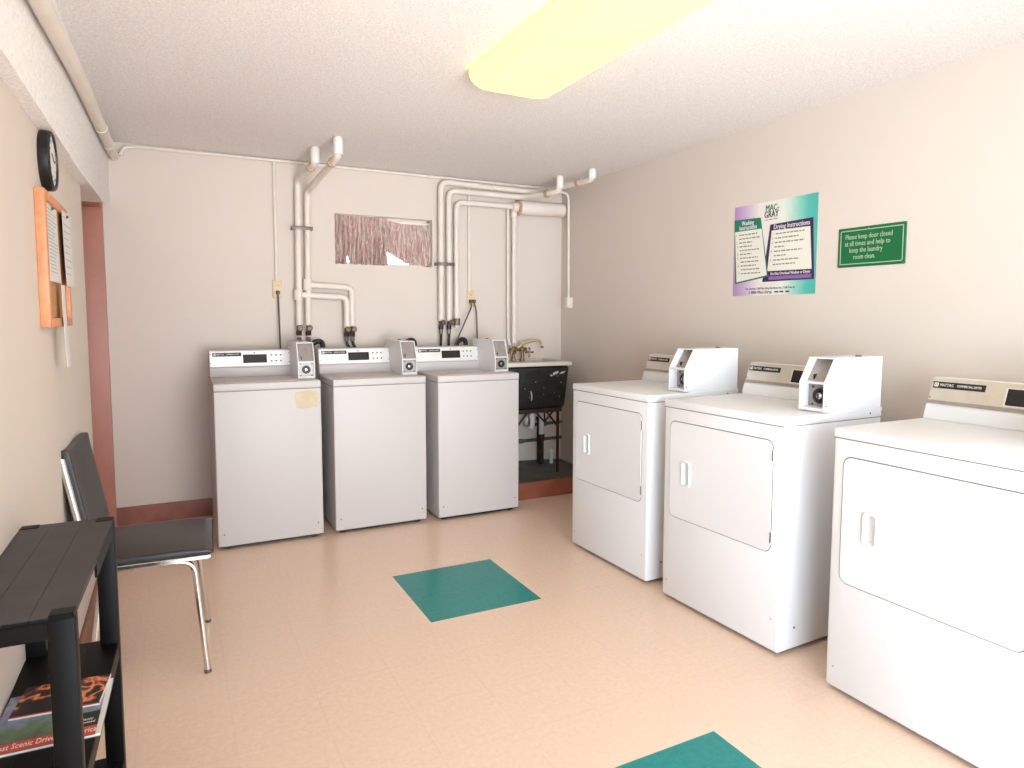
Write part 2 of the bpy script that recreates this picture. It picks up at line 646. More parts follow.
# ------------------------------------------------------------------ coin box shared by washers and dryers
def coin_box(root, x0, x1, y0, ys, y1, z0, zm, z1, dial_z, dial_r):
    """open-fronted sheet metal hood; front at y0, slanting back to ys above zm"""
    th = 0.005
    prof = [(y0, z0), (y0, zm), (ys, z1), (y1, z1), (y1, z0)]
    c = MB()
    c.prism(prof, 'x', x0, x0 + th, 'enamel')
    c.prism(prof, 'x', x1 - th, x1, 'enamel')
    c.box(x0 + th, x1 - th, ys, y1, z1 - th, z1, 'enamel')
    c.box(x0 + th, x1 - th, y1 - th, y1, z0, z1 - th, 'enamel')
    c.box(x0 + th, x1 - th, y0 + 0.001, y0 + 0.06, z0, z0 + 0.012, 'enamel')
    c.box(x0 + th, x1 - th, y0 + 0.001, y0 + 0.05, zm - 0.004, zm + 0.003, 'enamel')
    c.cyl((x1 - 0.0005, y0 + 0.012, z0 + 0.022), (x1 + 0.0012, y0 + 0.012, z0 + 0.022), 0.0035, 'screw', 10)
    c.cyl(((x0 + x1) / 2 + .02, y1 - 0.1, z1), ((x0 + x1) / 2 + .02, y1 - 0.1, z1 + 0.006), 0.012, 'screw', 12)
    box = c.build('coin_box', root)
    rec = 0.05 if x1 - x0 > 0.105 else 0.012
    c = MB()
    c.prism([(y0 + rec, z0 + 0.012), (y0 + rec, zm - 0.004), (y0 + rec + 0.004, zm - 0.004), (y0 + rec + 0.004, z0 + 0.012)], 'x', x0 + th, x1 - th, 'plate')
    k = (ys - y0)
    c.prism([(y0 + rec * 0.8, zm + 0.003), (ys + rec * 0.8, z1 - th), (ys + rec * 0.8 + 0.004, z1 - th), (y0 + rec * 0.8 + 0.004, zm + 0.003)], 'x', x0 + th, x1 - th, 'plate')
    xm = (x0 + x1) / 2
    for sx in (-1, 1):
        for sz in (-1, 1):
            c.cyl((xm + sx * 0.032, y0 + rec, dial_z + sz * 0.034), (xm + sx * 0.032, y0 + rec - 0.003, dial_z + sz * 0.034), 0.004, 'black', 10)
    c.box(xm - 0.028, xm - 0.022, y0 + rec * 0.8 + 0.004, y0 + rec * 0.8 + 0.016, zm + 0.004, zm + 0.03, 'black')
    c.build('coin_plate', box)
    c = MB()
    yy = y0 + rec
    c.ring((xm, yy, dial_z), (0, -1, 0), dial_r, dial_r * 0.55, 0.008, 'black')
    c.lathe((xm, yy, dial_z), (0, -1, 0), [(0, 0.012), (dial_r * 0.3, 0.011), (dial_r * 0.55, 0.004), (dial_r * 0.55, 0)], 'chrome')
    c.box(xm - 0.0015, xm + 0.0015, yy - 0.014, yy - 0.011, dial_z - dial_r * 0.28, dial_z + dial_r * 0.28, 'black')
    c.build('coin_dial', box)
    return box


def badge(panel, x0, x1, z0, z1, y, words, tilt):
    """dark name strip with a small square emblem and two white words"""
    c = MB()
    q = Matrix.Translation((0, y, z0)) @ Matrix.Rotation(tilt, 4, 'X')
    hgt = z1 - z0
    c.box(x0, x1, -0.002, 0.0, 0, hgt, 'black', mtx=q)
    base = q @ frame_mtx((0, -0.0022, 0), (1, 0, 0), (0, 0, 1))
    wid = x1 - x0
    e = hgt * 0.62
    def put(px):
        return base @ Matrix.Translation((px, hgt / 2, 0))
    # square emblem: ring of four bars and a slash mark
    ex = x0 + 0.012
    for (a0, a1, b0, b1) in ((-.5, .5, -.5, -.3), (-.5, .5, .3, .5), (-.5, -.3, -.5, .5), (.3, .5, -.5, .5), (-.1, .12, -.3, .3)):
        c.box(ex + a0 * e, ex + a1 * e, -0.0032, -0.002, hgt / 2 + b0 * e, hgt / 2 + b1 * e, 'white_ink', mtx=q)
    c.text(words[0], hgt * 0.62, put(x0 + wid * 0.27), 'white_ink', width=wid * 0.26)
    c.text(words[1], hgt * 0.5, put(x0 + wid * 0.70), 'white_ink', width=wid * 0.46)
    return c.build('badge', panel)


# ------------------------------------------------------------------ washers
WW, WD = 0.555, 0.575


def make_washer():
    r = thing('washing_machine', 'white top-loading coin washer', 'washing machine')
    c = MB()
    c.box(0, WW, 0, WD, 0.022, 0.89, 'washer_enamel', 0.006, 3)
    c.build('cabinet', r)
    c = MB()
    c.box(0.03, WW - 0.03, 0.03, WD - 0.02, 0.004, 0.026, 'black')
    for x in (0.05, WW - 0.05):
        for y in (0.05, WD - 0.05):
            c.cyl((x, y, 0), (x, y, 0.02), 0.02, 'black', 12)
    c.build('levelling_base', r)
    c = MB()
    c.box(-0.0008, WW + 0.0008, -0.0008, WD - 0.003, 0.8695, 0.873, 'seam')
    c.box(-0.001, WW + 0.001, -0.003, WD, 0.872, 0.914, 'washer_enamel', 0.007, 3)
    c.build('top_deck', r)
    c = MB()
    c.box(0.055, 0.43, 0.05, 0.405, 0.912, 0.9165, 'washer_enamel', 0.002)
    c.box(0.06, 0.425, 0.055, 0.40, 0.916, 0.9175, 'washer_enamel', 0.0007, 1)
    c.build('lid', r)
    for x in (0.03, WW - 0.03):
        c = MB()
        c.cyl((x, 0.001, 0.09), (x, -0.003, 0.09), 0.004, 'screw', 12)
        c.build('screw', r)
    # console
    c = MB()
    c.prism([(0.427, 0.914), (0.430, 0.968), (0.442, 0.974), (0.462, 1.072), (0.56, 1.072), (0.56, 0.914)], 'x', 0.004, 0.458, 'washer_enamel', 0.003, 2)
    con = c.build('console', r)
    tilt = math.atan2(-0.02, 0.098)
    c = MB()
    q = Matrix.Translation((0, 0.4415, 0.976)) @ Matrix.Rotation(tilt, 4, 'X')
    c.box(0.006, 0.456, -0.003, 0.002, 0.0, 0.092, 'panel_lit', 0.001, 1, mtx=q)
    for x in (0.012, 0.45):
        for z in (0.02, 0.075):
            c.cyl(q @ Vector((x, -0.003, z)), q @ Vector((x, -0.0045, z)), 0.003, 'screw', 8)
    pan = c.build('control_panel', r)
    badge(pan, 0.022, 0.178, 1.036, 1.058, 0.4505, ('MAYTAG', 'COMMERCIAL WASHER'), tilt)
    c = MB()
    c.box(0.188, 0.322, -0.005, -0.002, 0.018, 0.07, 'screen', 0.001, 1, mtx=q)
    c.box(0.249, 0.257, -0.005, -0.002, 0.076, 0.083, 'black', mtx=q)
    c.build('display', pan)
    for i in range(3):
        for k in range(2):
            c = MB()
            x, z = 0.348 + i * 0.027, 0.028 + k * 0.036
            c.cyl(q @ Vector((x, -0.002, z)), q @ Vector((x, -0.006, z)), 0.0048, 'black', 12)
            c.build('button', pan)
    coin_box(r, 0.457, 0.553, 0.157, 0.207, 0.545, 0.914, 1.01, 1.122, 0.964, 0.024)
    return r


w1 = make_washer()
w2 = copy_tree(w1)
w3 = copy_tree(w1)
for o, loc, lab in ((w1, (0.180, 4.013, 0), 'white top-loading coin washer with a tan tape stain, nearest the door'),
                    (w2, (0.804, 4.013, 0), 'white top-loading coin washer in the middle of the three by the back wall'),
                    (w3, (1.428, 3.984, 0), 'white top-loading coin washer beside the black sink')):
    o.location = loc
    o['label'] = lab
    o['group'] = 'coin washers along the back wall'
c = MB()
pts = []
for i in range(24):
    a = 2 * PI * i / 24
    rx, rz = 0.064 * (1 + 0.04 * math.sin(3 * a)), 0.05 * (1 + 0.05 * math.cos(4 * a + 1))
    ca, sa = math.cos(a), math.sin(a)
    k = 1 / max(abs(ca), abs(sa)) ** 0.75
    pts.append((0.478 + rx * ca * k, -0.0012, 0.808 + rz * sa * k))
c.sheet(pts, 0.0012, (0, -1, 0), 'residue')
o = c.build('tape_residue', w1)
o['label'] = 'tan rectangle of old tape residue'

# ------------------------------------------------------------------ dryers
DW, DD = 0.665, 0.575


def rounded_rect(x0, x1, z0, z1, r, n=6):
    pts = []
    for (cx_, cz_, a0) in ((x1 - r, z1 - r, 0), (x0 + r, z1 - r, PI / 2), (x0 + r, z0 + r, PI), (x1 - r, z0 + r, 1.5 * PI)):
        for k in range(n + 1):
            a = a0 + PI / 2 * k / n
            pts.append((cx_ + r * math.cos(a), cz_ + r * math.sin(a)))
    return pts


def make_dryer():
    r = thing('clothes_dryer', 'white coin dryer', 'dryer')
    c = MB()
    tb = bmesh.new()
    bmesh.ops.create_cube(tb, size=1)
    for v in tb.verts:
        v.co = Vector((DW / 2 + v.co.x * DW, DD / 2 + v.co.y * DD, 0.4555 + v.co.z * 0.879))
    bmesh.ops.bevel(tb, geom=tb.edges[:], offset=0.009, segments=3, profile=0.5, affect='EDGES')
    front = max((f_ for f_ in tb.faces if f_.normal.y < -0.99), key=lambda f_: f_.calc_area())
    es = list(front.edges)
    bmesh.ops.delete(tb, geom=[front], context='FACES_ONLY')
    hv = [tb.verts.new((x, 0, z)) for x, z in ((0.112, 0.53), (0.190, 0.53), (0.190, 0.67), (0.112, 0.67))]
    es += [tb.edges.new((hv[k], hv[(k + 1) % 4])) for k in range(4)]
    bmesh.ops.triangle_fill(tb, edges=es, use_beauty=True)
    bmesh.ops.recalc_face_normals(tb, faces=tb.faces)
    c.merge(tb, 'enamel')
    c.build('cabinet', r)
    c = MB()
    c.box(0.03, DW - 0.03, 0.03, DD - 0.02, 0.003, 0.022, 'black')
    for x in (0.05, DW - 0.05):
        for y in (0.05, DD - 0.05):
            c.cyl((x, y, 0), (x, y, 0.018), 0.02, 'black', 12)
    c.build('levelling_base', r)
    c = MB()
    c.box(-0.0008, DW + 0.0008, -0.0008, DD - 0.004, 0.8785, 0.8815, 'seam')
    c.box(-0.001, DW + 0.001, -0.003, DD, 0.8805, 0.914, 'enamel', 0.006, 3)
    c.box(DW - 0.1, DW + 0.0014, 0.24, DD, 0.905, 0.921, 'enamel', 0.003, 2)
    c.cyl((DW, 0.50, 0.898), (DW + 0.002, 0.50, 0.898), 0.004, 'screw', 10)
    c.build('top_deck', r)
    # door: dark shadow gap, then a rounded panel standing a little proud, pierced for the pull
    c = MB()
    tb = bmesh.new()
    oa = [tb.verts.new((p[0], -0.0010, p[1])) for p in rounded_rect(0.0395, 0.6215, 0.3915, 0.8245, 0.033)]
    ob = [tb.verts.new((p[0], -0.0010, p[1])) for p in rounded_rect(0.0450, 0.6150, 0.3970, 0.8180, 0.029)]
    for k in range(len(oa)):
        l = (k + 1) % len(oa)
        tb.faces.new((oa[k], oa[l], ob[l], ob[k]))
    c.merge(tb, 'seam')
    hole = rounded_rect(0.130, 0.170, 0.553, 0.648, 0.008, 4)
    tb = bmesh.new()
    loops = []
    for (dx, y) in ((0.0, -0.0005), (0.0, -0.0025), (0.0015, -0.0040)):
        loops.append([tb.verts.new((p[0], y, p[1])) for p in rounded_rect(0.0425 + dx, 0.6175 - dx, 0.3945 + dx, 0.8205 - dx, 0.030)])
    hl0 = [tb.verts.new((p[0], -0.0040, p[1])) for p in hole]
    hl1 = [tb.verts.new((0.150 + (p[0] - 0.150) * 0.86, 0.0140, 0.6005 + (p[1] - 0.6005) * 0.90)) for p in hole]
    for A, B in zip(loops, loops[1:]):
        n = len(A)
        for k in range(n):
            tb.faces.new((A[k], A[(k + 1) % n], B[(k + 1) % n], B[k]))
    n = len(hl0)
    for k in range(n):
        tb.faces.new((hl0[k], hl0[(k + 1) % n], hl1[(k + 1) % n], hl1[k]))
    tb.faces.new(hl1)
    es = []
    for L_ in (loops[2], hl0):
        for k in range(len(L_)):
            es.append(tb.edges.get((L_[k], L_[(k + 1) % len(L_)])))
    bmesh.ops.triangle_fill(tb, edges=es, use_beauty=True)
    bmesh.ops.recalc_face_normals(tb, faces=tb.faces)
    c.merge(tb, 'enamel')
    dr = c.build('door', r, 0.35)
    # raised lip round the recessed pull
    c = MB()
    tb = bmesh.new()
    rings = []
    for (g_, y) in ((0.0085, -0.0035), (0.0075, -0.0085), (0.0030, -0.0105), (0.0005, -0.0090), (0.0, -0.0035)):
        rings.append([tb.verts.new((p[0], y, p[1])) for p in rounded_rect(0.130 - g_, 0.170 + g_, 0.553 - g_, 0.648 + g_, 0.008 + g_, 4)])
    n = len(rings[0])
    for A, B in zip(rings, rings[1:]):
        for k in range(n):
            tb.faces.new((A[k], A[(k + 1) % n], B[(k + 1) % n], B[k]))
    bmesh.ops.recalc_face_normals(tb, faces=tb.faces)
    c.merge(tb, 'enamel')
    c.build('handle', dr)
    for z0, z1 in ((0.742, 0.792), (0.428, 0.478)):
        c = MB()
        c.box(0.617, 0.625, -0.0045, 0.002, z0, z1, 'chrome', 0.002, 1)
        c.cyl((0.621, -0.0045, z0 + 0.004), (0.621, -0.0045, z1 - 0.004), 0.003, 'screw', 8)
        c.build('hinge', dr)
    for x, z in ((0.03, 0.09), (DW - 0.035, 0.14)):
        c = MB()
        c.cyl((x, 0.001, z), (x, -0.0015, z), 0.0032, 'screw_pale', 12)
        c.build('screw', r)
    c = MB()
    c.cyl((DW - 0.001, 0.09, 0.10), (DW + 0.0025, 0.09, 0.10), 0.0045, 'screw', 12)
    c.build('screw', r)
    c = MB()
    c.prism([(0.472, 0.914), (0.486, 0.962), (0.494, 0.968), (0.528, 1.064), (0.57, 1.064), (0.57, 0.914)], 'x', 0.004, 0.546, 'enamel', 0.003, 2)
    c.build('console', r)
    tilt = math.atan2(-0.034, 0.096)
    q = Matrix.Translation((0, 0.4935, 0.970)) @ Matrix.Rotation(tilt, 4, 'X')
    c = MB()
    c.box(0.006, 0.544, -0.003, 0.002, 0.0, 0.098, 'panel', 0.001, 1, mtx=q)
    c.box(0.006, 0.544, -0.0045, -0.002, 0.0, 0.012, 'plate', mtx=q)
    for x in (0.012,):
        for z in (0.022, 0.08):
            c.cyl(q @ Vector((x, -0.003, z)), q @ Vector((x, -0.0045, z)), 0.003, 'screw', 8)
    pan = c.build('control_panel', r)
    badge(pan, 0.014, 0.198, 1.026, 1.050, 0.4935 + 0.058 * 0.34 - 0.003, ('MAYTAG', 'COMMERCIAL DRYER'), tilt)
    c = MB()
    c.box(0.270, 0.40, -0.005, -0.002, 0.02, 0.078, 'screen', 0.001, 1, mtx=q)
    c.box(0.265, 0.405, -0.004, -0.002, 0.016, 0.082, 'white_ink', mtx=q)
    c.build('display', pan)
    coin_box(r, 0.548, 0.6645, 0.216, 0.272, 0.566, 0.921, 1.030, 1.126, 0.975, 0.03)
    return r


d1 = make_dryer()
d2 = copy_tree(d1)
d3 = copy_tree(d1)
for o, loc, rz, lab in ((d1, (1.940, 3.228, 0), -PI / 2 + 0.022, 'white coin dryer farthest along the right wall, nearest the black sink'),
                        (d2, (1.946, 2.431, 0), -PI / 2 + 0.03, 'white coin dryer below the instruction poster, middle of the dryer row'),
                        (d3, (1.959, 1.545, 0), -PI / 2, 'white coin dryer at the right edge of the photo, cut off by the frame')):
    o.location = loc
    o.rotation_euler = (0, 0, rz)
    o['label'] = lab
    o['group'] = 'coin dryers along the right wall'

# ------------------------------------------------------------------ ceiling lamp
lx, ly0, ly1 = 1.283, 1.20, 2.70
lamp = thing('ceiling_light', 'long fluorescent ceiling light with glowing yellow-white lens', 'ceiling light', (lx, (ly0 + ly1) / 2, H))
hl, hw = (ly1 - ly0) / 2, 0.188
c = MB()
c.box(-0.12, 0.12, -hl + 0.04, hl - 0.04, -0.03, 0.0, 'pipe_white', 0.006)
c.build('lamp_pan', lamp)
c = MB()
tb = bmesh.new()
rings = []
for (sxx, syy, z) in ((1.0, 1.0, -0.012), (1.0, 1.0, -0.022), (0.975, 0.992, -0.040), (0.92, 0.975, -0.058), (0.84, 0.955, -0.072), (0.70, 0.92, -0.082)):
    rings.append([tb.verts.new((p[0], p[1], z)) for p in rounded_rect(-hw * sxx, hw * sxx, -hl * syy, hl * syy, 0.05, 6)])
n = len(rings[0])
for a, b_ in zip(rings, rings[1:]):
    for k in range(n):
        tb.faces.new((a[k], a[(k + 1) % n], b_[(k + 1) % n], b_[k]))
tb.faces.new(rings[-1])
tb.faces.new(rings[0][::-1])
bmesh.ops.recalc_face_normals(tb, faces=tb.faces)
c.merge(tb, 'lens')
o = c.build('lamp_lens', lamp)
o['label'] = 'glowing yellow-white lens'

# ------------------------------------------------------------------ pipes on the back wall
def pipe(name, label, pts, r, fillet=0.05, mt='pipe', cat='pipe'):
    base = Vector(pts[0])
    t = thing(name, label, cat, base)
    c = MB()
    c.tube([Vector(p) - base for p in pts], r, mt, fillet, 14)
    c.build('pipe_run', t)
    return t


def collar(t, p, d, r, mt='pipe', h=0.03, name='collar'):
    d = Vector(d).normalized()
    p = Vector(p) - t.location
    c = MB()
    c.cyl(p - d * h / 2, p + d * h / 2, r, mt, 18, bevel=0.003)
    return c.build(name, t)


def valve(t, p, name='valve'):
    p = Vector(p) - t.location
    c = MB()
    c.cyl(p + Vector((0, 0, 0.045)), p + Vector((0, 0, -0.045)), 0.013, 'dark_brass', 14)
    c.cyl(p + Vector((0, 0, -0.02)), p + Vector((0, 0, -0.05)), 0.018, 'hose', 8)
    c.cyl(p, p + Vector((0, -0.05, 0.0)), 0.009, 'dark_brass', 12)
    c.lathe(p + Vector((0, -0.045, 0)), (0, -1, 0), [(0, 0), (0.017, 0), (0.02, 0.005), (0.015, 0.011), (0, 0.011)], 'dark_brass', 10)
    return c.build(name, t)


PYW = 4.70
RB = 0.020
pA = pipe('water_pipe', 'cream pipe dropping from the nearer-left ceiling stub, outer of the left pair',
          [(0.786, 4.308, H), (0.786, 4.308, 2.185), (0.744, 4.70, 2.15), (0.732, PYW, 1.215)], RB, 0.045)
collar(pA, (0.786, 4.308, 2.23), (0, 0, 1), 0.027, 'pipe_white', 0.09, 'elbow_sleeve')
collar(pA, (0.776, 4.40, 2.178), (-0.042, 0.39, -0.03), 0.027, 'copper', 0.02)
collar(pA, (0.731, PYW, 1.415), (0, 0, 1), 0.028, 'pipe', 0.07, 'tee_fitting')
o = MB(); o.tube([Vector(p) - pA.location for p in [(0.731, PYW, 1.415), (1.04, PYW - 0.01, 1.402), (1.04, PYW - 0.01, 1.20)]], 0.021, 'pipe', 0.04, 14); o.build('branch_pipe', pA)
valve(pA, (0.731, PYW, 1.20))
valve(pA, (1.036, PYW - 0.01, 1.19))
pB = pipe('water_pipe', 'cream pipe dropping from the taller ceiling stub, inner of the left pair',
          [(0.857, 4.008, H), (0.857, 4.008, 2.175), (0.802, 4.70, 2.085), (0.790, PYW, 1.215)], RB, 0.045)
collar(pB, (0.857, 4.008, 2.23), (0, 0, 1), 0.027, 'pipe_white', 0.09, 'elbow_sleeve')
collar(pB, (0.846, 4.13, 2.162), (-0.055, 0.69, -0.09), 0.027, 'copper', 0.02)
collar(pB, (0.790, PYW, 1.482), (0, 0, 1), 0.028, 'pipe', 0.07, 'tee_fitting')
o = MB(); o.tube([Vector(p) - pB.location for p in [(0.79, PYW, 1.482), (1.080, PYW + 0.012, 1.468), (1.080, PYW + 0.012, 1.21)]], 0.021, 'pipe', 0.035, 14); o.build('branch_pipe', pB)
valve(pB, (0.790, PYW, 1.20))
valve(pB, (1.080, PYW + 0.012, 1.19))

pC = pipe('water_pipe', 'cream pipe nearest the curtain, running along the ceiling to the far right stub',
          [(2.555, 4.02, H), (2.555, 4.02, 2.212), (2.49, 4.70, 2.222), (1.716, PYW, 2.232), (1.712, PYW, 1.245)], RB, 0.06)
collar(pC, (2.555, 4.02, 2.248), (0, 0, 1), 0.027, 'pipe_white', 0.06, 'elbow_sleeve')
collar(pC, (2.540, 4.175, 2.214), (-0.065, 0.68, 0.01), 0.028, 'copper', 0.03)
collar(pC, (2.11, PYW, 2.227), (1, 0, 0), 0.025, 'pipe', 0.02)
valve(pC, (1.712, PYW, 1.235))
pD = pipe('water_pipe', 'cream pipe just right of the one nearest the curtain, ending at the nearer corner stub',
          [(2.479, 4.328, H), (2.479, 4.328, 2.172), (2.36, 4.69, 2.174), (1.776, PYW, 2.176), (1.773, PYW, 1.245)], RB, 0.06)
collar(pD, (2.479, 4.328, 2.238), (0, 0, 1), 0.026, 'pipe_white', 0.08, 'elbow_sleeve')
collar(pD, (2.440, 4.447, 2.172), (-0.119, 0.362, 0), 0.028, 'copper', 0.03)
valve(pD, (1.773, PYW, 1.235))
pE = pipe('water_pipe', 'cream pipe bending right below the ceiling pair toward the thick capped pipe',
          [(2.32, PYW - 0.02, 2.098), (1.833, PYW, 2.098), (1.831, PYW, 1.20)], 0.0185, 0.05)
collar(pE, (1.831, PYW, 1.24), (0, 0, 1), 0.026, 'cable_grey', 0.05, 'valve')
big = thing('capped_pipe', 'thick short cream pipe with rounded cap in the right corner below the ceiling', 'pipe', (2.31, 4.672, 2.092))
c = MB(); c.cyl((0, 0, 0), (0.40, 0, 0.008), 0.052, 'pipe', 24, bevel=0.012); c.build('pipe_run', big)
c = MB(); c.cyl((0.0, 0, 0), (0.018, 0, 0), 0.057, 'copper', 24, bevel=0.004); c.cyl((-0.04, 0, 0), (0.0, 0, 0), 0.034, 'pipe', 20, bevel=0.004); c.build('collar', big)
pF = pipe('sink_pipe', 'cream riser dropping to the brass tap, wider of the two above the sink',
          [(2.296, PYW, 2.06), (2.296, PYW, 1.075)], 0.018, 0)
collar(pF, (2.296, PYW, 2.05), (0, 0, 1), 0.026, 'pipe', 0.05)
pG = pipe('sink_pipe', 'thin cream riser beside the wider pipe above the brass tap',
          [(2.252, PYW + 0.015, 2.09), (2.252, PYW + 0.015, 1.12), (2.262, PYW, 1.06)], 0.010, 0.02)

# clamps holding the pipe pairs
for (x, z, lab) in ((0.765, 1.845, 'small metal clamp across the left pipe pair'), (1.744, 1.652, 'small metal clamp across the pipe pair right of the curtain')):
    t = thing('pipe_clamp', lab, 'clamp', (x, PYW, z))
    c = MB()
    c.box(-0.06, 0.06, -0.029, -0.0215, -0.011, 0.011, 'cable_grey', 0.002)
    c.box(-0.064, -0.056, -0.029, 0.05, -0.011, 0.011, 'cable_grey')
    c.box(0.056, 0.064, -0.029, 0.05, -0.011, 0.011, 'cable_grey')
    c.build('strap', t)
    for a in (-0.045, 0.0, 0.045):
        c = MB(); c.cyl((a, -0.025, 0), (a, -0.034, 0), 0.006, 'screw', 8); c.build('bolt', t)

# sloping pipe along the soffit
sp_ = pipe('soffit_pipe', 'thick cream pipe sloping along the soffit below the left ceiling edge',
           [(-0.2655, YL + 0.02, 1.835), (-0.2655, 2.157, 2.064), (-0.2655, 2.931, 2.124), (-0.2655, 4.745, 2.198)], 0.025, 0)
for y, z in ((3.9, 2.163), (4.35, 2.181)):
    collar(sp_, (-0.2655, y, z), (0, 1, 0.045), 0.0285, 'pipe', 0.02)

# thin conduits
pipe('conduit', 'thin cream conduit running along the top of the back wall',
     [(-0.236, 4.725, 2.205), (-0.215, 4.735, 2.255), (-0.16, 4.735, 2.262), (0.7, 4.735, 2.268), (2.53, 4.735, 2.268)], 0.0095, 0.03, cat='conduit')
pipe('conduit', 'thin cream conduit dropping to the left wall outlet', [(0.606, 4.738, 2.26), (0.606, 4.738, 1.505)], 0.0095, 0, cat='conduit')
pipe('conduit', 'thin cream conduit dropping to the outlet between pipes and sink', [(1.945, 4.738, 2.25), (1.945, 4.738, 1.46)], 0.0095, 0, cat='conduit')
pipe('conduit', 'thin cream conduit dropping down the right corner to a small box',
     [(2.60, 4.588, 2.225), (2.705, 4.588, 2.22), (2.71, 4.588, 1.43)], 0.010, 0.06, cat='conduit')
t = thing('junction_box', 'small cream junction box on the right wall corner', 'junction box', (2.708, 4.588, 1.39))
c = MB(); c.box(-0.018, 0.0295, -0.025, 0.025, -0.045, 0.04, 'pipe', 0.005); c.build('box_body', t)
c = MB(); c.box(-0.021, -0.016, -0.022, 0.022, -0.041, 0.036, 'pipe', 0.002); c.build('cover_plate', t)


def outlet(x, z, lab):
    t = thing('wall_outlet', lab, 'outlet', (x, YB, z))
    c = MB(); c.box(-0.03, 0.03, -0.012, 0, -0.056, 0.056, 'ivory', 0.004); c.build('cover_plate', t)
    for dz in (0.024, -0.024):
        c = MB()
        c.cyl((0, -0.011, dz), (0, -0.014, dz), 0.014, 'ivory', 16)
        c.box(-0.006, -0.004, -0.0148, -0.0135, dz - 0.005, dz + 0.005, 'black')
        c.box(0.004, 0.006, -0.0148, -0.0135, dz - 0.005, dz + 0.005, 'black')
        c.build('socket', t)
    return t


outlet(0.609, 1.452, 'ivory wall outlet above the washer nearest the door')
outlet(1.96, 1.415, 'ivory wall outlet feeding two cords, right of the tall pipes')


def cord(lab, pts, fillet=0.03):
    base = Vector(pts[0])
    t = thing('power_cord', lab, 'cord', base)
    c = MB(); c.box(-0.011, 0.011, -0.02, 0.012, -0.012, 0.012, 'cord', 0.004); c.build('plug', t)
    c = MB(); c.tube([Vector(p) - base for p in pts], 0.0055, 'cord', fillet, 8); c.build('cable', t)


cord('dark cord hanging from the left outlet behind the washer nearest the door', [(0.609, 4.722, 1.428), (0.609, 4.71, 1.40), (0.613, 4.70, 1.06), (0.60, 4.68, 0.9)])
cord('grey cord slanting left from the right outlet to the washer beside the sink', [(1.951, 4.722, 1.391), (1.935, 4.665, 1.35), (1.79, 4.635, 1.07), (1.74, 4.62, 0.95)])
cord('grey cord hanging straight down from the right outlet', [(1.976, 4.722, 1.391), (1.990, 4.705, 1.32), (1.995, 4.70, 1.08), (1.98, 4.67, 0.92)])


def hose(lab, pts, r=0.0095, name='water_hose'):
    base = Vector(pts[0])
    t = thing(name, lab, 'hose', base)
    c = MB(); c.tube([Vector(p) - base for p in pts], r, 'hose', 0.06, 10); c.build('rubber_hose', t)
    d = (Vector(pts[1]) - base).normalized()
    c = MB(); c.cyl(Vector((0, 0, 0)), d * 0.03, r * 1.5, 'cable_grey', 8); c.build('coupling', t)


for lab, x, dx in (('black hose under the outer left pipe', 0.731, -0.004), ('black hose under the inner left pipe', 0.790, 0.004),
                   ('black hose under the left branch pipe behind the middle washer', 1.036, 0.05), ('black hose under the right branch pipe behind the middle washer', 1.080, 0.045),
                   ('black hose under the pipe beside the curtain', 1.712, -0.012), ('black hose under the second pipe from the curtain', 1.773, -0.012)):
    y = PYW + (0.012 if x == 1.080 else -0.01 if x == 1.036 else 0)
    z = 1.185 if x > 1.7 else 1.14
    hose(lab, [(x, y, z), (x, y, z - 0.05), (x + dx, y - 0.01, 1.02), (x + dx * 1.4, y - 0.04, 0.80)])
for lab, x in (('black drain hose arching into the standpipe behind the washer nearest the door', 0.842),
               ('black drain hose arching into the standpipe behind the middle washer', 1.470),
               ('black drain hose arching into the standpipe behind the washer beside the sink', 1.857)):
    hose(lab, [(x - 0.045, 4.655, 0.86), (x - 0.045, 4.655, 1.10), (x + 0.03, 4.665, 1.12), (x + 0.03, 4.665, 1.0)], 0.017, 'drain_hose')
    t = thing('standpipe', lab.replace('black drain hose arching into the standpipe', 'white standpipe holding a drain hose'), 'pipe', (x + 0.03, 4.69, 0.0))
    c = MB(); c.lathe((0, -0.025, 0), (0, 0, 1), [(0.0, 0.0), (0.027, 0.0), (0.027, 1.07), (0.021, 1.07), (0.021, 0.9), (0.0, 0.9)], 'pipe_white', 20); c.build('pipe_run', t)

# ------------------------------------------------------------------ curtains in the window
def cloth_mat():
    mm = bpy.data.materials.new('printed_curtain_cloth')
    mm.use_nodes = True
    nt = mm.node_tree
    L = nt.links
    b = nt.nodes['Principled BSDF']
    b.inputs['Roughness'].default_value = 0.9
    b.inputs['Specular IOR Level'].default_value = 0.1
    tc = nt.nodes.new('ShaderNodeTexCoord')
    mp = nt.nodes.new('ShaderNodeMapping')
    mp.inputs['Scale'].default_value = (40, 4, 5)
    L.new(tc.outputs['Object'], mp.inputs['Vector'])
    n = nt.nodes.new('ShaderNodeTexNoise')
    n.inputs['Scale'].default_value = 1.0
    n.inputs['Detail'].default_value = 4
    n.inputs['Roughness'].default_value = 0.65
    n.inputs['Distortion'].default_value = 0.6
    L.new(mp.outputs[0], n.inputs['Vector'])
    r = nt.nodes.new('ShaderNodeValToRGB')
    stops = [(0.28, (126, 124, 122)), (0.38, (182, 156, 150)), (0.45, (212, 196, 184)), (0.52, (170, 144, 140)),
             (0.57, (198, 148, 144)), (0.62, (222, 206, 192)), (0.70, (136, 140, 132))]
    el = r.color_ramp.elements
    while len(el) < len(stops):
        el.new(0.5)
    for e, (p, cc) in zip(el, stops):
        e.position = p
        e.color = lin(cc)
    L.new(n.outputs['Fac'], r.inputs['Fac'])
    L.new(r.outputs['Color'], b.inputs['Base Color'])
    return mm


M['cloth'] = cloth_mat()


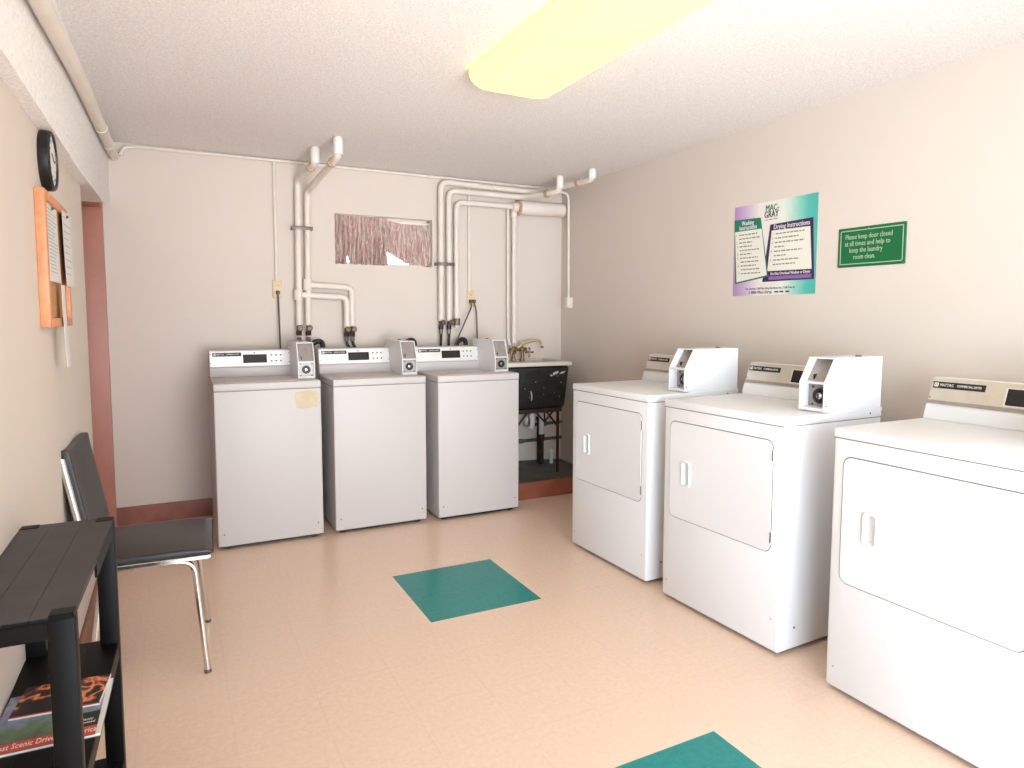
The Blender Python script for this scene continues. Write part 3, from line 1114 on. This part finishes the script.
def curtain(lab, x0, x1, ztop, zbot, y, waves, amp):
    """gathered cloth, zbot and ztop are functions of t in 0..1"""
    t_ = thing('curtain', lab, 'curtain', ((x0 + x1) / 2, y, 1.8), group='window curtains')
    c = MB()
    tb = bmesh.new()
    nx, nz = 90, 12
    front, back = [], []
    for i in range(nx + 1):
        t = i / nx
        col_f, col_b = [], []
        for k in range(nz + 1):
            s = k / nz
            z = ztop(t) + (zbot(t) - ztop(t)) * s
            a = amp * (0.5 + 0.6 * s)
            yy = a * math.sin(2 * PI * waves * t + 0.7 * math.sin(5 * t + 2 * s)) + a * 0.45 * math.sin(2 * PI * waves * 2.3 * t + 1)
            x = x0 + (x1 - x0) * t + 0.004 * math.sin(9 * s + 11 * t)
            col_f.append(tb.verts.new((x - (x0 + x1) / 2, yy, z - 1.8)))
            col_b.append(tb.verts.new((x - (x0 + x1) / 2, yy + 0.002, z - 1.8)))
        front.append(col_f)
        back.append(col_b)
    for i in range(nx):
        for k in range(nz):
            tb.faces.new((front[i][k], front[i][k + 1], front[i + 1][k + 1], front[i + 1][k]))
            tb.faces.new((back[i][k], back[i + 1][k], back[i + 1][k + 1], back[i][k + 1]))
        tb.faces.new((front[i][0], front[i + 1][0], back[i + 1][0], back[i][0]))
        tb.faces.new((front[i][nz], back[i][nz], back[i + 1][nz], front[i + 1][nz]))
    for k in range(nz):
        tb.faces.new((front[0][k], back[0][k], back[0][k + 1], front[0][k + 1]))
        tb.faces.new((front[nx][k], front[nx][k + 1], back[nx][k + 1], back[nx][k]))
    bmesh.ops.recalc_face_normals(tb, faces=tb.faces)
    c.merge(tb, 'cloth')
    c.build('curtain_cloth', t_, 1.2)
    return t_


curtain('printed pink and grey curtain bunched over the left of the small window', WX0 + 0.004, 1.345,
        lambda t: 1.958, lambda t: 1.625 + 0.010 * abs(math.sin(17 * t)) + (0.07 * max(0, 1 - abs(t - 0.25) / 0.022)), YB + 0.020, 9, 0.016)


def rbot(t):
    x = 1.30 + (1.664 - 1.30) * t
    if x < 1.335:
        return 1.64
    if x < 1.50:
        return max(1.652, 1.742 - (x - 1.335) * 0.62)
    return 1.643


curtain('printed pink curtain sagging lower over the right of the small window, corner lifted', 1.30, 1.664,
        lambda t: 1.955 - 0.025 * min(1, t * 2.2), rbot, YB + 0.048, 7, 0.010)
t = thing('curtain_rod', 'thin pale rod holding the two small curtains', 'rod', ((WX0 + WX1) / 2, YB + 0.065, 1.945))
c = MB(); c.cyl((-ww, 0, 0), (ww, 0, 0), 0.005, 'pipe', 10); c.build('rod', t)

# ------------------------------------------------------------------ sink
SX0, SX1, SY0, SY1 = 2.045, 2.572, 4.32, 4.735
sk = thing('laundry_sink', 'black stone laundry sink with cream rim on a rusty iron stand', 'sink', (0, 0, 0))
c = MB()
zt, zb = 0.925, 0.610
top = [(SX0 + 0.02, SY0, zt), (SX1, SY0, zt), (SX1, SY1, zt), (SX0 + 0.02, SY1, zt)]
bot = [(SX0 + 0.06, SY0 + 0.03, zb), (SX1 - 0.028, SY0 + 0.02, zb), (SX1 - 0.028, SY1 - 0.03, zb), (SX0 + 0.06, SY1 - 0.03, zb)]
tb = bmesh.new()
A = [tb.verts.new(p) for p in top]
B = [tb.verts.new(p) for p in bot]
mx, my = (SX0 + SX1) / 2, (SY0 + SY1) / 2
A2 = [tb.verts.new((mx + (p[0] - mx) * 0.86, my + (p[1] - my) * 0.84, zt)) for p in top]
B2 = [tb.verts.new((mx + (p[0] - mx) * 0.80, my + (p[1] - my) * 0.76, zb + 0.04)) for p in bot]
for k in range(4):
    l = (k + 1) % 4
    tb.faces.new((A[k], A[l], B[l], B[k]))
    tb.faces.new((A[k], A[l], A2[l], A2[k]))
    tb.faces.new((A2[k], A2[l], B2[l], B2[k]))
tb.faces.new(B)
tb.faces.new(B2)
bmesh.ops.recalc_face_normals(tb, faces=tb.faces)
es = [e for e in tb.edges if e.verts[0] in B + A and e.verts[1] in B + A]
bmesh.ops.bevel(tb, geom=es, offset=0.028, segments=4, profile=0.5, affect='EDGES')
c.merge(tb, 'tub')
tubo = c.build('tub', sk)
# paint splashes dried on the tub front
c = MB()
def splash(cx_, cz_, w_, h_, rot, sd):
    rr = random.Random(sd)
    pts = []
    for i in range(18):
        a = 2 * PI * i / 18
        q = 1 + rr.uniform(-0.35, 0.35)
        x, z = w_ * math.cos(a) * q, h_ * math.sin(a) * q
        x, z = x * math.cos(rot) - z * math.sin(rot), x * math.sin(rot) + z * math.cos(rot)
        zz = cz_ + z
        yy = SY0 + (zt - zz) / (zt - zb) * 0.02 - 0.0008
        pts.append((cx_ + x, yy, zz))
    c.sheet(pts, 0.001, (0, -1, 0), 'splash')
splash(2.45, 0.870, 0.026, 0.010, 0.4, 1)
splash(2.505, 0.872, 0.022, 0.006, 0.35, 2)
splash(2.415, 0.855, 0.010, 0.006, 0, 3)
splash(2.258, 0.722, 0.005, 0.026, 0.1, 4)
splash(2.26, 0.69, 0.004, 0.018, 0.0, 5)
for i in range(12):
    splash(random.uniform(2.18, 2.53), random.uniform(0.68, 0.89), random.uniform(0.001, 0.003), random.uniform(0.001, 0.004), 0, 20 + i)
c.build('paint_splash', tubo)
# rim slab with its bowl opening
c = MB()
z0, z1 = 0.924, 0.953
bx = 0.05
c.box(SX0, SX1 + 0.012, SY0 - 0.012, SY0 + bx, z0, z1, 'rim', 0.005)
c.box(SX0, SX1 + 0.012, SY1 - bx, YB - 0.004, z0, z1, 'rim', 0.005)
c.box(SX0, SX0 + bx, SY0 + bx, SY1 - bx, z0, z1, 'rim')
c.box(SX1 - bx + 0.012, SX1 + 0.012, SY0 + bx, SY1 - bx, z0, z1, 'rim')
c.build('rim', sk)
c = MB(); c.cyl((SX1 + 0.012, SY0 + 0.04, 0.936), (SX1 + 0.035, SY0 + 0.04, 0.936), 0.013, 'hose', 12); c.build('rim_bolt', sk)
# stand
LY0, LY1 = SY0 + 0.05, SY1 - 0.06
LX0, LX1 = SX0 + 0.10, SX1 - 0.075
c = MB()
c.box(LX0 - 0.02, LX1 + 0.03, LY0 - 0.012, LY0 + 0.012, zb - 0.03, zb + 0.0, 'rust', 0.003)
c.box(LX0 - 0.02, LX1 + 0.03, LY1 - 0.012, LY1 + 0.012, zb - 0.03, zb + 0.0, 'rust', 0.003)
c.box(LX0 - 0.012, LX0 + 0.012, LY0, LY1, zb - 0.03, zb, 'rust', 0.003)
c.box(LX1 - 0.012, LX1 + 0.012, LY0, LY1, zb - 0.03, zb, 'rust', 0.003)
c.build('stand_frame', sk)
def slabz(x, y):
    u, v = (x - X0) / (XR - X0), (y - fy) / (YB - fy)
    return (1 - v) * 0.118 + v * ((1 - u) * 0.165 + u * 0.132)
for lx_ in (LX0, LX1):
    for ly_ in (LY0, LY1):
        c = MB()
        c.box(lx_ - 0.011, lx_ + 0.011, ly_ - 0.003, ly_ + 0.003, slabz(lx_, ly_), zb - 0.025, 'rust')
        c.box(lx_ - 0.003, lx_ + 0.003, ly_ - 0.011, ly_ + 0.011, slabz(lx_, ly_), zb - 0.025, 'rust')
        sgn = 1 if lx_ == LX0 else -1
        c.tube([(lx_, ly_, zb - 0.14), (lx_ + sgn * 0.10, ly_, zb - 0.02)], 0.008, 'rust', 0, 8)
        c.build('leg', sk)
c = MB()
c.tube([(2.31, LY0, zb - 0.02), (2.385, LY0, zb - 0.10), (2.46, LY0, zb - 0.02)], 0.008, 'rust', 0, 8)
c.tube([(2.385, LY0, zb - 0.10), (2.385, LY0, zb - 0.02)], 0.007, 'rust', 0, 8)
c.build('truss_brace', sk)
# waste trap and drain
c = MB()
c.tube([(2.352, 4.50, zb + 0.01), (2.352, 4.50, 0.455), (2.357, 4.56, 0.44), (2.362, 4.62, 0.46), (2.37, 4.63, 0.53), (2.50, 4.63, 0.53), (2.50, 4.63, 0.36)], 0.019, 'pipe_white', 0.04, 14)
c.cyl((2.352, 4.50, 0.52), (2.352, 4.50, 0.55), 0.027, 'pipe_white', 16)
c.build('waste_trap', sk)
c = MB()
c.cyl((2.50, 4.63, 0.36), (2.50, 4.63, slabz(2.5, 4.63)), 0.019, 'rust', 14)
c.cyl((2.50, 4.63, 0.32), (2.50, 4.63, 0.37), 0.025, 'rust', 14)
c.build('drain_pipe', sk)
for z, x0_, lab in ((0.305, 2.10, 'lower dark pipe on the wall under the black sink'), (0.43, 2.45, 'short upper dark pipe on the wall under the black sink')):
    t = thing('wall_pipe', lab, 'pipe', (x0_, 4.725, z))
    c = MB(); c.cyl((0, 0, 0), (2.735 - x0_, 0, 0.008), 0.013, 'concrete', 12); c.build('pipe_run', t)
    c = MB(); c.cyl(((2.735 - x0_) * .4, 0, 0.003), ((2.735 - x0_) * .4 + 0.03, 0, 0.003), 0.018, 'concrete', 12); c.build('collar', t)
t = thing('floor_valve', 'small white capped pipe end standing on the plinth by the sink leg', 'pipe', (2.585, 4.62, slabz(2.585, 4.62)))
c = MB(); c.cyl((0, 0, 0), (0, 0, 0.09), 0.014, 'pipe_white', 14); c.build('pipe_run', t)
c = MB(); c.lathe((0, 0, 0.085), (0, 0, 1), [(0.02, 0), (0.02, 0.02), (0.012, 0.03), (0, 0.03)], 'pipe_white', 14); c.build('cap', t)

# brass tap
tp = thing('sink_tap', 'old brass tap with two cross handles and a long spout over the black sink', 'tap', (2.312, 4.64, 1.012))
c = MB()
c.tube([(-0.075, 0, 0.02), (0.06, 0, 0.02)], 0.014, 'brass', 0, 12)
for x in (-0.048, 0.025):
    c.cyl((x, 0.06, 0.02), (x, -0.01, 0.02), 0.012, 'brass', 12)
    c.cyl((x, 0, 0.045), (x, 0, -0.065), 0.012, 'brass', 12)
    c.cyl((x, 0, -0.05), (x, 0, -0.07), 0.017, 'brass', 8)
    c.sphere((x, 0, 0.02), 0.022, 'brass')
c.build('tap_body', tp)
c = MB()
c.tube([(-0.01, 0, 0.03), (0.02, -0.005, 0.062), (0.10, -0.02, 0.085), (0.155, -0.03, 0.09), (0.175, -0.035, 0.07), (0.178, -0.036, 0.038)], lambda t: 0.011 - 0.003 * t, 'brass_pol', 0.03, 12)
c.cyl((0.178, -0.036, 0.045), (0.178, -0.036, 0.028), 0.011, 'brass', 12)
c.sphere((0.02, -0.004, 0.066), 0.016, 'brass_pol')
c.build('spout', tp)
for x in (-0.085, 0.062):
    c = MB()
    s_ = -1 if x < 0 else 1
    c.cyl((x - s_ * 0.012, -0.02, 0.0), (x, -0.045, 0.0), 0.007, 'brass', 10)
    c.tube([(x - 0.03, -0.045, 0.004), (x + 0.03, -0.045, -0.004)], 0.006, 'brass', 0, 8)
    c.tube([(x + 0.004, -0.045, 0.03), (x - 0.004, -0.045, -0.03)], 0.006, 'brass', 0, 8)
    for dx, dz in ((0.03, 0), (-0.03, 0), (0, 0.03), (0, -0.03)):
        c.sphere((x + dx, -0.045, dz), 0.009, 'brass', n=10)
    c.build('cross_handle', tp)

# ------------------------------------------------------------------ poster and green sign on the right wall
M['poster_bg'] = gradient_mat('poster_print', [(0.0, (176, 136, 186)), (0.14, (200, 170, 204)), (0.32, (232, 224, 216)), (0.62, (230, 230, 218)), (0.80, (140, 204, 190)), (0.90, (86, 184, 170)), (1.0, (76, 176, 164))], 'Y', 0.275, -0.275, 0.04)
PYc, PZc = 2.574, 1.637
po = thing('poster', 'purple and teal washing and drying instructions poster on the right wall', 'poster', (XR, PYc, PZc))
pw, ph = 0.275, 0.2405
c = MB()
c.box(-0.0016, 0.0, -pw, pw, -ph, ph, 'poster_bg')
sheet_o = c.build('poster_sheet', po)
# local frame on the sheet: u runs left to right as seen from the room (towards -Y), v up
PM = frame_mtx((-0.0016, 0, 0), (0, -1, 0), (0, 0, 1))
def pq(u, v, lift=0.0004):
    p = PM @ Vector((u, v, lift))
    return p
def poly(cc, uv, mt, lift):
    cc.sheet([pq(u, v, lift) for u, v in uv], 0.0004, (-1, 0, 0), mt)
def U(px): return -pw + px * 2 * pw
def V(py): return ph - py * 2 * ph
wash = [(U(.0), V(.145)), (U(.345), V(.157)), (U(.46), V(.80)), (U(.03), V(.865))]
dry = [(U(.465), V(.25)), (U(.955), V(.238)), (U(.985), V(.853)), (U(.385), V(.856))]
c = MB()
poly(c, dry, 'poster_purple', 0.0006)
poly(c, [(U(.485), V(.315)), (U(.925), V(.322)), (U(.955), V(.75)), (U(.445), V(.743))], 'poster_page', 0.0010)
poly(c, [(U(.465), V(.80)), (U(.955), V(.80)), (U(.955), V(.838)), (U(.465), V(.838))], 'poster_lilac', 0.0010)
c.text('Drying Instructions', 0.034, PM @ Matrix.Translation((U(.715), V(.283), 0.001)), 'white_ink', width=0.225)
c.text('Do Not Overload Washer or Dryer', 0.02, PM @ Matrix.Translation((U(.715), V(.775), 0.0012)), 'white_ink', width=0.25)
def strip(cc, u0, u1, v, h_, lift, mt='ink'):
    poly(cc, [(U(u0), V(v - h_)), (U(u1), V(v - h_)), (U(u1), V(v + h_)), (U(u0), V(v + h_))], mt, lift)
def steps(cc, u0, slope, v0, dv, rows, lift):
    """numbered steps; the small print itself is too fine to read"""
    num = 0
    for i, (wd_, first) in enumerate(rows):
        uu, vv = u0 + slope * i, v0 + dv * i
        if first:
            num += 1
            cc.text(str(num), 0.017, PM @ Matrix.Translation((U(uu), V(vv), lift)), 'ink', depth=0.0002)
        q = uu + 0.03
        rr = random.Random(i * 7 + int(u0 * 100))
        while q < uu + 0.03 + wd_:
            ln = rr.uniform(0.02, 0.05)
            strip(cc, q, min(q + ln, uu + 0.03 + wd_), vv, 0.006, lift)
            q += ln + 0.010
steps(c, .505, -.0035, .355, .046, [(.33, 1), (.27, 1), (.34, 1), (.12, 0), (.32, 1), (.14, 0), (.30, 1), (.26, 0)], 0.0014)
c.build('drying_panel', sheet_o)
c = MB()
poly(c, wash, 'poster_green', 0.0014)
poly(c, [(U(.012), V(.277)), (U(.36), V(.278)), (U(.442), V(.785)), (U(.05), V(.845))], 'poster_page', 0.0018)
c.text('Washing', 0.034, PM @ Matrix.Translation((U(.18), V(.195), 0.0018)), 'white_ink', width=0.088)
c.text('Instructions', 0.034, PM @ Matrix.Translation((U(.185), V(.245), 0.0018)), 'white_ink', width=0.125)
steps(c, .035, .0045, .32, .043, [(.25, 1), (.27, 0), (.17, 1), (.16, 1), (.26, 0), (.15, 1), (.23, 1), (.24, 0), (.2, 1), (.24, 0), (.25, 1)], 0.0022)
c.build('washing_panel', sheet_o)
c = MB()
c.text('MAC-', 0.047, PM @ Matrix.Translation((U(.485), V(.075), 0.0012)), 'poster_green', width=0.088, depth=0.001)
c.text('GRAY', 0.047, PM @ Matrix.Translation((U(.475), V(.143), 0.0012)), 'poster_purple', width=0.094, depth=0.001)
strip(c, .40, .43, .195, .004, 0.0006)
strip(c, .44, .49, .195, .004, 0.0006)
strip(c, .50, .55, .194, .004, 0.0006)
c.build('logo', sheet_o)
c = MB()
c.text('For Service, Call Mac-Gray Services, Inc., Toll Free at', 0.016, PM @ Matrix.Translation((U(.475), V(.925), 0.0006)), 'poster_purple', width=0.33)
c.text('1-800-Mac-Gray', 0.022, PM @ Matrix.Translation((U(.36), V(.967), 0.0006)), 'poster_purple', width=0.16)
for q_ in (.54, .60, .67):
    strip(c, q_, q_ + .045, .967, .008, 0.0006, 'poster_purple')
c.build('poster_lettering', sheet_o)

gs = thing('wall_sign', 'green plastic sign with pale border asking to keep the door closed', 'sign', (XR, 2.0085, 1.599))
gw, gh = 0.167, 0.0885
c = MB(); c.box(-0.005, 0, -gw, gw, -gh, gh, 'green_sign', 0.0015, 1); c.build('sign_panel', gs)
c = MB()
i0, i1 = 0.012, 0.016
for (y0, y1, z0, z1) in ((-gw + i0, gw - i0, gh - i1, gh - i0), (-gw + i0, gw - i0, -gh + i0, -gh + i1), (-gw + i0, -gw + i1, -gh + i0, gh - i0), (gw - i1, gw - i0, -gh + i0, gh - i0)):
    c.box(-0.0056, -0.0045, y0, y1, z0, z1, 'sign_line')
c.build('border_line', gs)
c = MB()
GM = frame_mtx((-0.0052, 0, 0), (0, -1, 0), (0, 0, 1))
for i, (t_, wd_) in enumerate((('Please keep door closed', 0.232), ('at all times and help to', 0.225), ('keep the laundry', 0.165), ('room clean.', 0.108))):
    c.text(t_, 0.032, GM @ Matrix.Translation((-0.012 - 0.006 * i, 0.046 - i * 0.030, 0)), 'sign_line', width=wd_)
c.build('lettering', gs)
for yy, zz in ((gw - 0.006, -gh + 0.006), (-gw + 0.006, -gh + 0.006), (0.01, gh - 0.012)):
    c = MB(); c.cyl((-0.0045, yy, zz), (-0.008, yy, zz), 0.004, 'chrome', 10); c.build('screw', gs)

# ------------------------------------------------------------------ left wall: clock, notice board, papers
ck = thing('wall_clock', 'round black wall clock with a white face above the notice board', 'clock', (XL, 2.605, 1.752))
c = MB()
c.lathe((0, 0, 0), (1, 0, 0), [(0.0, 0), (0.088, 0), (0.092, 0.010), (0.091, 0.026), (0.086, 0.032), (0.079, 0.031), (0.077, 0.024)], 'black', 40)
c.build('clock_case', ck)
c = MB(); c.lathe((0, 0, 0), (1, 0, 0), [(0.0, 0.012), (0.0775, 0.012), (0.0775, 0.026), (0.06, 0.0285), (0.0, 0.0295)], 'clockface', 40)
for i in range(12):
    a = 2 * PI * i / 12
    q = Matrix.Rotation(a, 4, 'X')
    c.box(0.0255, 0.0292, -0.0015, 0.0015, 0.054, 0.064, 'black', mtx=q)
c.build('clock_face', ck)
for nm, a, ln, wd_ in (('hour_hand', 1.1, 0.036, 0.003), ('minute_hand', -1.5, 0.055, 0.002)):
    c = MB(); c.box(0.0300, 0.0310, -wd_, wd_, -0.008, ln, 'black', mtx=Matrix.Rotation(a, 4, 'X')); c.build(nm, ck)

nb = thing('notice_board', 'cork notice board in an orange pine frame on the left wall', 'notice board', (XL, 2.660, 1.443))
bw, bh = 0.245, 0.200
c = MB(); c.box(0.0, 0.014, -bw + 0.01, bw - 0.01, -bh + 0.01, bh - 0.01, 'cork'); c.build('cork_panel', nb)
for (y0, y1, z0, z1) in ((-bw, -bw + 0.032, -bh, bh), (bw - 0.032, bw, -bh, bh), (-bw + 0.032, bw - 0.032, bh - 0.028, bh), (-bw + 0.032, bw - 0.032, -bh, -bh + 0.028)):
    c = MB(); c.box(0, 0.026, y0, y1, z0, z1, 'wood', 0.003); c.build('frame_rail', nb)


def notice(lab, yc, zc, x, w_, h_, curl, rows, name='paper_notice'):
    t = thing(name, lab, 'paper', (x, yc, zc))
    c = MB()
    tb = bmesh.new()
    F, B = [], []
    for i in range(13):
        s = i / 12
        xo = curl * s * s
        z = h_ / 2 - h_ * s
        F.append([tb.verts.new((xo + 0.001, y, z)) for y in (-w_ / 2, w_ / 2)])
        B.append([tb.verts.new((xo, y, z)) for y in (-w_ / 2, w_ / 2)])
    for i in range(12):
        tb.faces.new((F[i][0], F[i][1], F[i + 1][1], F[i + 1][0]))
        tb.faces.new((B[i][0], B[i + 1][0], B[i + 1][1], B[i][1]))
        for k in (0, 1):
            tb.faces.new((F[i][k], F[i + 1][k], B[i + 1][k], B[i][k]))
    tb.faces.new((F[0][0], F[0][1], B[0][1], B[0][0]))
    tb.faces.new((F[12][0], F[12][1], B[12][1], B[12][0]))
    bmesh.ops.recalc_face_normals(tb, faces=tb.faces)
    c.merge(tb, 'paper')
    c.build('sheet', t)
    if rows:
        c = MB()
        rr = random.Random(int(yc * 1000))
        for i in range(rows):
            s = 0.08 + 0.84 * i / rows
            xo = curl * s * s + 0.0011
            z = h_ / 2 - h_ * s
            wl_ = w_ * rr.uniform(0.45, 0.82)
            c.box(xo, xo + 0.0006, -w_ * 0.42, -w_ * 0.42 + wl_, z - h_ * 0.005, z + h_ * 0.005, 'faint_ink')
        c.build('printed_lines', t)
        c = MB(); c.sphere((0.003, 0, h_ / 2 - 0.012), 0.005, 'green_sign'); c.build('push_pin', t)


notice('printed white sheet pinned to the cork, nearer the clock', 2.602, 1.500, XL + 0.0165, 0.225, 0.238, 0.004, 18)
notice('white sheet overlapping the far edge of the notice board', 2.850, 1.500, XL + 0.0275, 0.196, 0.25, 0.004, 9)
notice('narrow pale paper strip hanging below the notice board', 2.665, 1.245, XL + 0.030, 0.072, 0.26, 0.006, 0, 'paper_strip')

# ------------------------------------------------------------------ chair
ch = thing('side_chair', 'black vinyl chair with chrome frame against the left wall', 'chair', (-0.078, 2.868, 0), -0.042)
hx, hy = 0.185, 0.212
c = MB()
prof = [(-hx, 0.430), (hx - 0.01, 0.430), (hx + 0.004, 0.436), (hx + 0.004, 0.444), (hx - 0.02, 0.453), (hx - 0.10, 0.458), (-hx + 0.05, 0.456), (-hx, 0.450)]
c.prism([(p[0], p[1]) for p in prof], 'y', -hy, hy, 'vinyl', 0.008, 3)
c.build('seat', ch)
# backrest: gently dished pad leaning back
c = MB()
tb = bmesh.new()
nz, ny = 10, 12
fr, bk = [], []
bx0, bx1, bz0, bz1 = -0.178, -0.238, 0.49, 0.826
for i in range(nz + 1):
    s = i / nz
    rowf, rowb = [], []
    for k in range(ny + 1):
        u = -1 + 2 * k / ny
        x = bx0 + (bx1 - bx0) * s - 0.012 * (1 - u * u)
        z = bz0 + (bz1 - bz0) * s + (0.012 * (u * u) if i == nz else 0)
        y = u * (hy - 0.012)
        rowf.append(tb.verts.new((x + 0.012, y, z)))
        rowb.append(tb.verts.new((x - 0.016, y, z)))
    fr.append(rowf)
    bk.append(rowb)
for i in range(nz):
    for k in range(ny):
        tb.faces.new((fr[i][k], fr[i][k + 1], fr[i + 1][k + 1], fr[i + 1][k]))
        tb.faces.new((bk[i][k], bk[i + 1][k], bk[i + 1][k + 1], bk[i][k + 1]))
for k in range(ny):
    tb.faces.new((fr[nz][k], fr[nz][k + 1], bk[nz][k + 1], bk[nz][k]))
    tb.faces.new((fr[0][k], bk[0][k], bk[0][k + 1], fr[0][k + 1]))
for i in range(nz):
    tb.faces.new((fr[i][0], fr[i + 1][0], bk[i + 1][0], bk[i][0]))
    tb.faces.new((fr[i][ny], bk[i][ny], bk[i + 1][ny], fr[i + 1][ny]))
bmesh.ops.recalc_face_normals(tb, faces=tb.faces)
es = [e for e in tb.edges if len(e.link_faces) == 2 and e.calc_face_angle(0) > 0.9]
bmesh.ops.bevel(tb, geom=es, offset=0.006, segments=3, profile=0.5, affect='EDGES')
c.merge(tb, 'vinyl')
c.build('backrest', ch)
for sgn in (-1, 1):
    yy = sgn * (hy - 0.004)
    c = MB()
    c.prism([(-hx - 0.005, 0.418), (hx - 0.012, 0.418), (hx - 0.004, 0.424), (hx - 0.004, 0.433), (-hx - 0.005, 0.433)], 'y', yy - 0.011, yy + 0.011, 'chrome', 0.002, 1)
    c.build('seat_rail', ch)
    c = MB()
    c.tube([(-hx + 0.03, yy, 0.425), (-0.188, yy, 0.47), (-0.248, yy, 0.812)], 0.011, 'chrome', 0.04, 12)
    c.build('back_post', ch)
    yl = sgn * (hy - 0.022)
    c = MB()
    c.tube([(0.02, yl, 0.412), (0.125, yl, 0.410), (0.158, yl * 1.19 + 0.012, 0.004)], 0.0105, 'chrome', 0.07, 12, nf=10)
    lg = c.build('leg', ch)
    c = MB(); c.cyl((0.158, yl * 1.19 + 0.012, 0.0), (0.1565, yl * 1.185 + 0.012, 0.012), 0.0122, 'screw', 12); c.build('foot_tip', lg)
    c = MB()
    c.tube([(-0.06, yl, 0.412), (-0.150, yl, 0.410), (-0.205, yl * 1.19 + 0.012, 0.004)], 0.0105, 'chrome', 0.07, 12, nf=10)
    lg = c.build('leg', ch)
    c = MB(); c.cyl((-0.205, yl * 1.19 + 0.012, 0.0), (-0.2035, yl * 1.185 + 0.012, 0.012), 0.0122, 'screw', 12); c.build('foot_tip', lg)

# ------------------------------------------------------------------ shelf unit
sh = thing('shelf_unit', 'black plastic three-tier shelf unit against the left wall in the foreground', 'shelf unit', (-0.249, 1.675, 0), -0.031)
sx, sy2 = 0.094, 0.31
tiers = [0.777, 0.465, 0.155]
for i, z in enumerate(tiers):
    c = MB()
    top_m = 'resin_top' if i == 0 else 'resin'
    # three planks with grooves between, then a deep rim
    e = 2 * sx / 3
    for k in range(3):
        c.box(-sx + k * e, -sx + (k + 1) * e, -sy2, sy2, z - 0.008, z, top_m, 0.0012, 1)
    c.box(-sx, sx, -sy2, sy2, z - 0.010, z - 0.006, 'resin')
    rz = z - 0.040
    c.box(-sx, sx, -sy2, -sy2 + 0.006, rz, z - 0.001, 'resin', 0.001, 1)
    c.box(-sx, sx, sy2 - 0.006, sy2, rz, z - 0.001, 'resin', 0.001, 1)
    c.box(-sx, -sx + 0.005, -sy2, sy2, rz, z - 0.001, 'resin', 0.001, 1)
    # top tier's rim omitted at near room side; floor behind imitates its reflection
    c.box(sx - 0.005, sx, (-0.02 if i == 0 else -sy2), sy2, rz, z - 0.001, 'resin', 0.001, 1)
    c.build('shelf_board', sh)
lw, ld = 0.040, 0.034
for ax in (-1, 1):
    for ay in (-1, 1):
        x0 = ax * sx - (lw if ax > 0 else 0) + ax * 0.0015
        y0 = ay * sy2 - (ld if ay > 0 else 0) + ay * 0.0015
        c = MB()
        c.box(x0, x0 + lw, y0, y0 + ld, 0.0, 0.770, 'resin', 0.003, 2)
        lg = c.build('leg', sh)
        c = MB()
        c.box(x0 + 0.001, x0 + lw - 0.001, y0 + 0.001, y0 + ld - 0.001, 0.769, 0.7785, 'resin', 0.002, 1)
        c.build('leg_cap', lg)

# books on the middle tier
M['cover'] = gradient_mat('landscape_cover_print', [(0.0, (88, 96, 84)), (0.25, (104, 128, 96)), (0.45, (126, 138, 160)), (0.62, (150, 146, 190)), (0.8, (166, 176, 206)), (1.0, (120, 124, 150))], 'Y', -0.09, 0.11, 0.9)
M['photo'] = gradient_mat('ember_photo_print', [(0.0, (30, 26, 28)), (0.44, (44, 30, 30)), (0.52, (196, 84, 50)), (0.62, (244, 170, 120)), (0.72, (200, 84, 48)), (0.80, (40, 28, 28))], 'Y', -0.085, 0.085, 2.4, 26)
bz = 0.4654
bk_ = thing('paperback_book', 'large scenic drives paperback with red title band on the middle shelf', 'book', (-0.239, 1.634, bz), -0.03)
bwx, bwy, bth = 0.092, 0.112, 0.007
c = MB(); c.box(-bwx + 0.001, bwx - 0.001, -bwy + 0.001, bwy - 0.001, 0.0008, bth - 0.0008, 'pages', 0.0004, 1); c.build('page_block', bk_)
c = MB()
c.box(-bwx, bwx - 0.009, -bwy, bwy, bth - 0.001, bth, 'cover')
c.box(bwx - 0.009, bwx, -bwy, bwy, bth - 0.001, bth, 'pages')
c.box(-bwx, bwx, -bwy, bwy, 0, 0.001, 'cover')
c.box(-bwx - 0.001, -bwx, -bwy, bwy, 0, bth, 'cover')
cov = c.build('cover', bk_)
c = MB()
c.box(-bwx, bwx - 0.009, -bwy + 0.001, -bwy + 0.034, bth - 0.0002, bth + 0.0006, 'red_band')
c.text('Most Scenic Drives in America', 0.026, Matrix.Translation((0.0, -bwy + 0.0185, bth + 0.0008)), 'white_ink', width=0.166, depth=0.0003)
c.build('title_band', cov)
c = MB()
c.box(bwx - 0.05, bwx - 0.0095, -bwy + 0.036, -bwy + 0.09, bth - 0.0002, bth + 0.0005, 'black')
c.text('Newly', 0.012, Matrix.Translation((bwx - 0.03, -bwy + 0.062, bth + 0.0007)), 'white_ink', width=0.022, depth=0.0003)
c.text('Revised', 0.012, Matrix.Translation((bwx - 0.028, -bwy + 0.05, bth + 0.0007)), 'white_ink', width=0.026, depth=0.0003)
c.build('cover_panel', cov)
mg = thing('magazine', 'thin dark magazine with glowing orange picture lying on the scenic drives book', 'magazine', (-0.232, 1.700, bz + bth + 0.0008), -0.10)
c = MB(); c.box(-0.078, 0.078, -0.062, 0.062, 0, 0.004, 'pages'); c.build('page_block', mg)
c = MB(); c.box(-0.0785, 0.0785, -0.0625, 0.0625, 0.004, 0.0048, 'photo'); c.build('cover', mg)
c = MB(); c.box(-0.0785, 0.0785, -0.0625, -0.0595, 0.0048, 0.0052, 'red_band'); c.box(0.0765, 0.0785, -0.0595, 0.0625, 0.0048, 0.0052, 'white_ink'); c.build('cover_border', mg)
